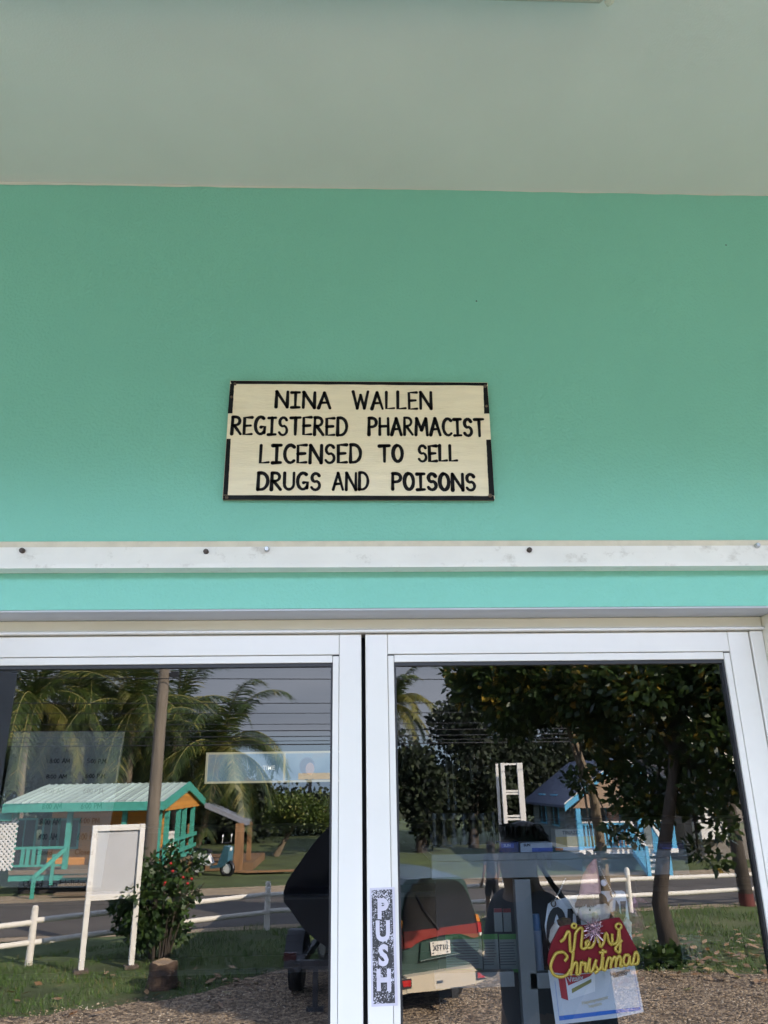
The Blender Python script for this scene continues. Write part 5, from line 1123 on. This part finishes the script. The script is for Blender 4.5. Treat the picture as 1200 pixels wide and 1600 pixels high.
# ================================================================== off-road car seen from behind
og_ = G(690, 1583); RZ = R_(-20)
t = thing('suv', 'red and green off road car with pale bumper parked on the gravel, seen from behind', 'car', (og_.x, og_.y, GZ), RZ)
ux, uf = Vector((math.cos(RZ), math.sin(RZ), 0)), Vector((-math.sin(RZ), math.cos(RZ), 0))
def C(zx, zy_, off=0):
    """pixel of the enlarged photo -> car coordinates on its rear plane"""
    d = ray(600 + zx / 4.615, 1340 + zy_ / 4.615); o = Vector((0, MIR, CAM_Z)); dd = Vector((d.x, -d.y, d.z)); n_ = uf; P0 = Vector((og_.x, og_.y, GZ)) + uf * off
    tt = (P0 - o).dot(n_) / dd.dot(n_); q = o + dd * tt - Vector((og_.x, og_.y, GZ)); return (q.dot(ux), q.z)
cr = C(725, 740)[0]; HW = cr - .02; ztop = C(430, 150)[1]
k_ = HW / .82
mgr = mat('car_green', (.03, .06, .047), .4, .06, 4, coat=.1, dirt=(.07, .07, .055), dirt_scale=3, dirt_amt=.5); mrd = mat('car_red', (.23, .03, .022), .28, .08, 4, coat=.6); mbg = mat('car_bumper', (.55, .47, .34), .4, .06, 4, coat=.3); mgl = mat('car_glass', (.012, .014, .016), .06, .1, spec=.8); mdk = mat('car_black', (.012, .012, .013), .6)
zb_, zm_, zw_ = C(400, 830)[1], C(420, 500)[1], ztop
def ring(y, z0_, z1_, z2_, w0, w1, w2):
    return [(-w0, y, z0_), (-w1, y, z0_ + .12), (-w1, y, z1_), (-w2, y, z2_ - .08), (-w2 + .1, y, z2_), (w2 - .1, y, z2_), (w2, y, z2_ - .08), (w1, y, z1_), (w1, y, z0_ + .12), (w0, y, z0_)]
w1 = HW - .02; w2 = HW * .76
b = MB(); b.loft([ring(-.02, .48, zm_, zw_ - .10, w1 - .08, w1 - .03, w2 - .02), ring(-.12, .42, zm_, zw_, w1 - .05, w1, w2), ring(-1.4, .36, zm_, zw_ + .03, w1 - .05, w1, w2 + .02), ring(-2.5, .36, zm_, zw_, w1 - .05, w1, w2), ring(-3.2, .36, zm_, zm_ + .1, w1 - .05, w1, w1 - .05), ring(-4.3, .40, zm_ - .12, zm_ - .02, w1 - .1, w1 - .05, w1 - .12)], smooth=False)
body = b.build('body', mgr, t, world=False)
def rp_(name, pts, mm, par, dep=.02, y=.0):
    b = MB(); b.prism([(C(x, z)[0], y, C(x, z)[1]) for x, z in pts], (0, dep, 0)); return b.build(name, mm, par, world=False)
xL = -HW
def mir(pts, cx=400): return [(2 * cx - x, z) for x, z in pts]
cxp = 402
win = [(cxp - 190, 184), (520, 170), (560, 200), (607, 296), (643, 396), (654, 464), (cxp, 497), (cxp - 268, 525), (cxp - 266, 420), (cxp - 240, 280)]
rp_('rear_window', win, mgl, t, .03, -.005)
rp_('window_surround', [(cxp - 140, 150), (430, 143), (528, 165), (575, 205), (620, 300), (655, 400), (664, 470), (cxp, 503), (cxp - 270, 534), (cxp - 269, 420), (cxp - 250, 270)], mat('car_pillar', (.012, .022, .018), .25, coat=.5), t, .01, -.006)
red = [(cxp - 262, 533), (cxp, 505), (660, 468), (690, 470), (694, 560), (640, 578), (545, 545), (420, 555), (280, 590), (220, 620), (190, 648), (cxp - 262, 655)]
rp_('red_band', red, mrd, t, .03, .0)
rp_('tailgate_recess', [(265, 612), (545, 552), (565, 690), (255, 742)], mat('car_green_dark', (.025, .06, .045), .35, coat=.4), t, .012, -.002)
b = MB(); q0, q1, q2 = C(255, 745), C(530, 690), C(575, 697); b.tube([(q0[0], .02, q0[1]), (q1[0], .025, q1[1]), (q2[0], .02, q2[1])], .012, 6); b.build('gate_lip', mgr, t, world=False)
bp_ = [(cxp - 262, 850), (400, 808), (670, 765), (700, 735), (690, 690), (675, 680), (690, 662), (715, 672), (728, 720), (725, 800), (700, 868), (640, 895), (400, 940), (cxp - 262, 965)]
b = MB(); P_ = [C(x, z) for x, z in bp_]; b.prism([(x, -.18, z) for x, z in P_], (0, .30, 0)); bmp = b.build('bumper', mbg, t, world=False)
lw_ = C(cxp - 262, 900)[0]
b = MB(); b.box((-HW + .02, -.18, C(300, 950)[1]), (lw_ - .001, .11, C(300, 850)[1])); b.build('bumper', mbg, t, world=False)
b = MB(); b.box((-HW + .06, -.02, C(300, 640)[1]), (lw_ - .001, .02, C(300, 540)[1])); b.build('red_band', mrd, t, world=False)
rl = mat('lamp_red', (.42, .02, .02), .15, coat=.5); ol = mat('lamp_orange', (.7, .25, .03), .15, coat=.5); wl_ = mat('lamp_clear', (.6, .58, .52), .15)
for sgn in (1, -1):
    def R2(pts): return [((C(x, z)[0]) * sgn, C(x, z)[1]) for x, z in pts]
    for nm, pts, mm in (('tail_lamp', [(660, 460), (686, 462), (692, 530), (668, 535)], rl), ('turn_lamp', [(648, 405), (668, 408), (682, 455), (658, 455)], ol), ('reverse_lamp', [(675, 536), (692, 532), (692, 556), (678, 558)], wl_)):
        b = MB(); b.prism([(x, -.05, z) for x, z in R2(pts)], (0, .10, 0)); b.build(nm, mm, t, world=False)
    b = MB(); b.prism([(x, .121, z) for x, z in R2([(632, 805), (704, 795), (698, 862), (636, 870)])], (0, .012, 0)); o = b.build('lamp_surround', mdk, bmp, world=False)
    b = MB(); b.prism([(x, .134, z) for x, z in R2([(640, 812), (696, 804), (692, 848), (642, 854)])], (0, .01, 0)); b.build('bumper_lamp', rl, bmp, world=False)
b = MB(); a0, a1 = C(225, 275), C(388, 512)
b.bar((a1[0], .045, a1[1]), (C(275, 370)[0], .05, C(275, 370)[1]), .03, .025); b.bar((C(275, 370)[0], .052, C(275, 370)[1]), (a0[0], .05, a0[1]), .012, .02); b.build('rear_wiper', mdk, t, world=False)
pc = [C(326, 606), C(466, 590), C(474, 686), C(335, 706)]
b = MB(); b.prism([(x, .021, z) for x, z in pc], (0, .012, 0)); pl_ = b.build('number_plate', mat('plate_white', (.68, .64, .55), .5, .08, 20), t, world=False)
b = MB(); cxx = sum(q[0] for q in pc) / 4; czz = sum(q[1] for q in pc) / 4; pw_ = pc[1][0] - pc[0][0]; ph_ = pc[1][1] - pc[2][1]
put_text(b, '01TIX', ph_ * .56, (cxx, .0345, czz), (-1, 0, 0), (0, 0, 1), bold=.003, sx=1.0); b.build('plate_lettering', mat('plate_ink', (.03, .03, .04), .6), pl_, world=False)
b = MB()
for (u, v) in ((.14, .14), (.86, .14), (.14, .86), (.86, .86)): x = pc[0][0] + pw_ * u; z = pc[2][1] + ph_ * v; b.tube([(x, .0335, z), (x, .038, z)], .011, 7)
b.build('plate_screw', mdk, pl_, world=False)
for x in (-HW + .2, HW - .22):
    for y in (-.75, -3.4):
        b = MB(); b.tube([(x - .12, y, .36), (x - .11, y, .36), (x + .11, y, .36), (x + .12, y, .36)], [.30, .36, .36, .30], 20); wh = b.build('wheel', mdk, t, world=False)
        b = MB(); b.tube([(x - .13, y, .36), (x + .13, y, .36)], .2, 14); b.build('rim', mat('rim_grey', (.3, .3, .3), .4, metal=.6), wh, world=False)
b = MB(); z = C(450, 960)[1]; x = C(475, 950)[0]; b.box((x - .05, -.4, z - .06), (x + .05, .16, z + .06)); b.box((-HW + .25, -.4, z - .05), (HW - .25, -.25, z + .05)); b.build('tow_hitch', mdk, t, world=False)
b = MB(); b.bbox((-.3, -1.5, .25), (.35, -.35, .5), .06); b.build('rear_axle', mdk, t, world=False)
b = MB(); q = C(375, 882); b.obox((q[0], .124, q[1]), (.09, .008, .03)); b.build('bumper_badge', mdk, bmp, world=False)

# ================================================================== boat on its trailer, under a dark cover
Yb = 12.6; bcx = V(522, 1400, Yb).x; g = Vector((bcx, gy(Yb), GZ))
t = thing('covered_boat', 'boat under a dark navy cover on a trailer, mostly hidden behind the door stiles', 'boat', tuple(g), R_(6))
def bl(px, py): q = V(px, py, Yb); return (q.x - bcx, q.z - GZ)
prof = [bl(522, 1280), bl(512, 1294), bl(490, 1318), bl(462, 1357), bl(448, 1378), bl(442.5, 1393), bl(441, 1402)]; low = [bl(442.5, 1411), bl(455, 1426), bl(474, 1452), bl(495, 1470), bl(522, 1488)]
prof = [(q.x, q.y) for q in smooth_path(prof, 4)]; low = [(q.x, q.y) for q in smooth_path(low, 3)]
def sect(P, k, dz): return [(x * k, z + dz) for x, z in P]
b = MB(); rings = []
for y, k, dz in ((0, 1, 0), (-.06, 1.01, .01), (-2.5, 1.03, .03), (-4.2, .85, .1), (-5.3, .5, .2), (-5.9, .08, .32)):
    h_ = sect(prof, k, dz); rings.append([(x, y, z) for x, z in h_] + [(-x, y, z) for x, z in h_[::-1][:-1]] )
b.loft(rings, smooth=True); b.build('cover', mat('navy_cover', (.003, .004, .007), .9, .4, 5, .3, 14, spec=.1), t, world=False)
b = MB(); rings = []
for y, k, dz in ((0, 1, 0), (-2.5, 1.02, .02), (-4.2, .82, .12), (-5.3, .45, .3), (-5.9, .06, .42)):
    h_ = [(prof[-1][0] * .995, prof[-1][1] - .012)] + low; h_ = sect(h_, k, dz); rings.append([(x, y, z) for x, z in h_] + [(-x, y, z) for x, z in h_[::-1][1:]])
b.loft(rings); b.build('hull', mat('dark_hull', (.005, .006, .01), .5, .3, 3), t, world=False)
tr_ = thing('boat_trailer', 'two wheeled boat trailer with grey mudguards under the covered boat', 'trailer', tuple(g), R_(6))
mtr = mat('trailer_metal', (.06, .062, .07), .5, .2, 8, metal=.3); zc_ = .34
wx = V(446, 1500, Yb).x - bcx
for sg in (1, -1):
    x = wx * sg; b = MB(); b.tube([(x - .10, -1.0, zc_), (x - .09, -1.0, zc_), (x + .09, -1.0, zc_), (x + .10, -1.0, zc_)], [.27, .33, .33, .27], 20); wh = b.build('wheel', mdk, tr_, world=False)
    b = MB(); b.tube([(x - .105, -1.0, zc_), (x + .105, -1.0, zc_)], .17, 12); b.build('rim', mtr, wh, world=False)
    b = MB(); n = 12
    out = [(x, -1.0 + .42 * math.cos(math.pi * k / n), zc_ + .05 + .46 * math.sin(math.pi * k / n)) for k in range(n + 1)]
    for k in range(n): b.bar(out[k], out[k + 1], .27, .03)
    b.build('mudguard', mtr, tr_, world=False)
    b = MB(); b.bar((x * .72, .2, .55), (x * .72, -4.5, .55), .08, .1); b.build('frame_rail', mtr, tr_, world=False)
    b = MB(); b.bar((x * .35, .12, 0), (x * .35, .12, .62), .07, .07); b.bar((x * .35 - .12, .12, .03), (x * .35 + .12, .12, .03), .1, .05); b.build('jack_stand', mtr, tr_, world=False)
    b = MB(); b.box((x * .9 - .09, .05, .62), (x * .9 + .09, .1, .72)); b.build('trailer_lamp', mat('dull_lamp', (.05, .01, .012), .4), tr_, world=False)
b = MB(); b.bar((wx, -1.0, zc_), (-wx, -1.0, zc_), .08, .08); b.bar((wx * .9, .1, .58), (-wx * .9, .1, .58), .08, .1); b.build('axle', mtr, tr_, world=False)
b = MB(); b.bar((0, -4.4, .55), (0, -6.6, .5), .1, .1); b.build('drawbar', mtr, tr_, world=False)

# ================================================================== people
def skinned(name, verts, edges, rad, mm, parent, sub=2, root=0):
    me = bpy.data.meshes.new(name); me.from_pydata(verts, edges, []); me.materials.append(mm)
    o = bpy.data.objects.new(name, me); COL.objects.link(o); o.parent = parent
    s_ = o.modifiers.new('Skin', 'SKIN'); s_.use_smooth_shade = True
    if not me.skin_vertices: me.skin_vertices.new()
    for i, q in enumerate(me.skin_vertices[0].data): q.radius = rad[i] if isinstance(rad[i], tuple) else (rad[i], rad[i]); q.use_root = (i == root)
    sb_ = o.modifiers.new('Subsurf', 'SUBSURF'); sb_.levels = sub; sb_.render_levels = sub
    return o
def person(lab, loc, rz, H, skin, shirt, short, hair, long_hair=True, stride=.0, armL=None, armR=None, legs_bare=True):
    t = thing('person', lab, 'person', tuple(loc), rz); k = H / 1.7
    v = []; e = []; rd = []
    def a(p_, r_, par=None):
        v.append(tuple(Vector(p_) * k)); rd.append((r_[0] * k, r_[1] * k) if isinstance(r_, tuple) else r_ * k)
        if par is not None: e.append((par, len(v) - 1))
        return len(v) - 1
    hip = a((0, 0, .93), (.145, .10)); wa = a((0, .0, 1.10), (.125, .09), hip); ch = a((0, .0, 1.28), (.15, .105), wa); sh_ = a((0, -.01, 1.40), (.10, .08), ch); nk = a((0, 0, 1.47), .052, sh_); hd0 = a((0, .015, 1.55), (.066, .08), nk); hd1 = a((0, .01, 1.63), (.072, .09), hd0); a((0, 0, 1.675), (.05, .06), hd1)
    a((0, .112, 1.575), .013, hd0)
    for sg, hand in ((-1, armL), (1, armR)):
        s0 = a((.165 * sg, -.01, 1.385), .052, sh_); el, wr = hand if hand else ((.225 * sg, -.02, 1.12), (.235 * sg, .06, .88))
        e0 = a(el, .038, s0); w0 = a(wr, .024, e0); d = (Vector(wr) - Vector(el)).normalized(); q = Vector(wr) + d * .05; pm = a(tuple(q), (.035, .018), w0)
        sd = d.cross(Vector((0, 1, 0.2))).normalized()
        for f in range(4):
            o_ = sd * (.027 - .018 * f); l_ = (.075, .085, .08, .06)[f]; b0 = a(tuple(q + o_ + d * .03), .0088, pm); b1 = a(tuple(q + o_ * 1.1 + d * (.03 + l_ * .5) + Vector((0, .008, 0))), .0082, b0); a(tuple(q + o_ * 1.1 + d * (.03 + l_) + Vector((0, .022, 0))), .007, b1)
        th0 = a(tuple(q + sd * .042 + Vector((0, .012, 0))), .0095, pm); a(tuple(q + sd * .055 + d * .045 + Vector((0, .022, 0))), .008, th0)
    for sg in (-1, 1):
        st_ = stride * sg; l0 = a((.085 * sg, 0, .86), .085, hip); kn = a((.09 * sg, .02 + st_ * .5, .48), .056, l0); an = a((.09 * sg, -.02 + st_, .085), .036, kn); a((.10 * sg, .11 + st_, .03), (.035, .028), an)
    skinned('body', v, e, rd, skin, t)
    # shirt with sleeves
    v = []; e = []; rd = []
    c0 = a((0, 0, .90), (.155, .115)); c1 = a((0, 0, 1.10), (.14, .105), c0); c2 = a((0, 0, 1.28), (.165, .12), c1); c3 = a((0, -.01, 1.405), (.11, .085), c2)
    for sg, hand in ((-1, armL), (1, armR)):
        s0 = a((.165 * sg, -.01, 1.385), .063, c3); el = hand[0] if hand else (.225 * sg, -.02, 1.12); a(tuple(Vector((.165 * sg, -.01, 1.385)).lerp(Vector(el), .75)), .056, s0)
    skinned('shirt', v, e, rd, shirt, t)
    v = []; e = []; rd = []
    c0 = a((0, 0, .95), (.152, .112)); c1 = a((0, 0, .86), (.155, .115), c0)
    for sg in (-1, 1):
        st_ = stride * sg; l0 = a((.088 * sg, 0, .80), .098, c1); end = .52 if legs_bare else .1; f = (.86 - end) / .38 if legs_bare else 1
        if legs_bare: a((.09 * sg, .02 + st_ * .45, end), .082, l0)
        else: kn = a((.09 * sg, .02 + st_ * .5, .48), .075, l0); a((.09 * sg, -.02 + st_, .1), .06, kn)
    skinned('shorts' if legs_bare else 'trousers', v, e, rd, short, t)
    b = MB(); b.ell((0, -.022 * k, 1.625 * k), (.098 * k, .108 * k, .095 * k), 16, 10, z0=-.25)
    if long_hair: b.loft([[(math.cos(q * .393) * .095 * k * w_, (-.035 + abs(math.sin(q * .393)) * -.07 * w_) * k, z * k) for q in range(17)] + [(math.cos(q * .393) * .07 * k * w_ , -.03 * k, z * k) for q in range(16, -1, -1)] for z, w_ in ((1.62, 1.0), (1.5, 1.05), (1.38, 1.0), (1.32, .7))], smooth=True)
    for s_ in range(90):
        a0 = random.uniform(0, 6.28); r0 = random.uniform(.0, .07); tp_ = Vector((math.cos(a0) * r0, -.022 + math.sin(a0) * r0, 1.705)) ; en = Vector((math.cos(a0) * .096, -.022 + math.sin(a0) * .106, 1.58 + random.uniform(-.05, .05)))
        if math.sin(a0) > .5: en.z = 1.66
        md = tp_.lerp(en, .6) + Vector((math.cos(a0) * .018, math.sin(a0) * .018, .02)); b.tube([tp_ * k, md * k, en * k], [.006 * k, .008 * k, .002 * k], 5)
    b.build('hair', hair, t, world=False)
    for sg in (-1, 1):
        b = MB(); b.ell((.03 * sg * k, .083 * k, 1.60 * k), (.011 * k, .006 * k, .007 * k), 8, 5); b.build('eye', M['pen'], t, world=False)
        b = MB(); b.ell((.076 * sg * k, 0, 1.585 * k), (.008 * k, .02 * k, .032 * k), 8, 6); b.build('ear', skin, t, world=False)
        b = MB(); st_ = stride * sg; b.ell((.098 * sg * k, (.045 + st_) * k, .03 * k), (.046 * k, .13 * k, .034 * k), 12, 7, z0=-.8); b.build('shoe', mat('dark_shoe', (.02, .02, .02), .6), t, world=False)
    b = MB(); b.ell((0, .087 * k, 1.53 * k), (.024 * k, .007 * k, .006 * k), 8, 4); b.build('mouth', mat('lips', (.25, .09, .08), .6), t, world=False)
    return t
skn = mat('brown_skin', (.16, .085, .05), .55, .06); hrm = mat('dark_hair', (.02, .015, .012), .5, .3, 90, .4, 200)
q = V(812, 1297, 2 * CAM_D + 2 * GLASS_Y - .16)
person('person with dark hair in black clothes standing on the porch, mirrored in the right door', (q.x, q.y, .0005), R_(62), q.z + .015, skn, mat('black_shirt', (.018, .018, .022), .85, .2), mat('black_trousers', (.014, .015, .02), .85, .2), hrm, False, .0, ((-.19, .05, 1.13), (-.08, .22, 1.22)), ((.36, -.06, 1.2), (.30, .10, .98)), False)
g = G(772, 1440)

person('person in dark shorts walking along the roadside fence in the distance', tuple(g), R_(150), 1.66, skn, mat('dark_top', (.03, .03, .035), .85), mat('dark_shorts', (.02, .02, .024), .85), hrm, True, .12)

# dark bag added beside the person on the porch to darken the reflection
bq = V(900, 1540, 3.32); t = thing('added_dark_bag', 'large dark bag added beside the person on the porch to darken the reflection', 'bag', (bq.x, bq.y, bq.z - .2))
b = MB(); b.loft([[(bq.x + sx * w_, bq.y + sy * d_, bq.z + z) for sx, sy in ((-1, -1), (1, -1), (1, 1), (-1, 1))] for z, w_, d_ in ((-.22, .12, .05), (-.2, .135, .06), (.1, .12, .05), (.16, .10, .03))]); b.build('bag_body', mat('bag_black', (.015, .015, .018), .7, .2), t)
b = MB(); b.tube([(bq.x - .09, bq.y, bq.z + .15), (bq.x - .12, bq.y, bq.z + .35), (bq.x - .13, bq.y - .02, bq.z + .47), (bq.x - .06, bq.y, bq.z + .35), (bq.x + .09, bq.y, bq.z + .15)], .012, 6); b.build('strap', M['black'], t)
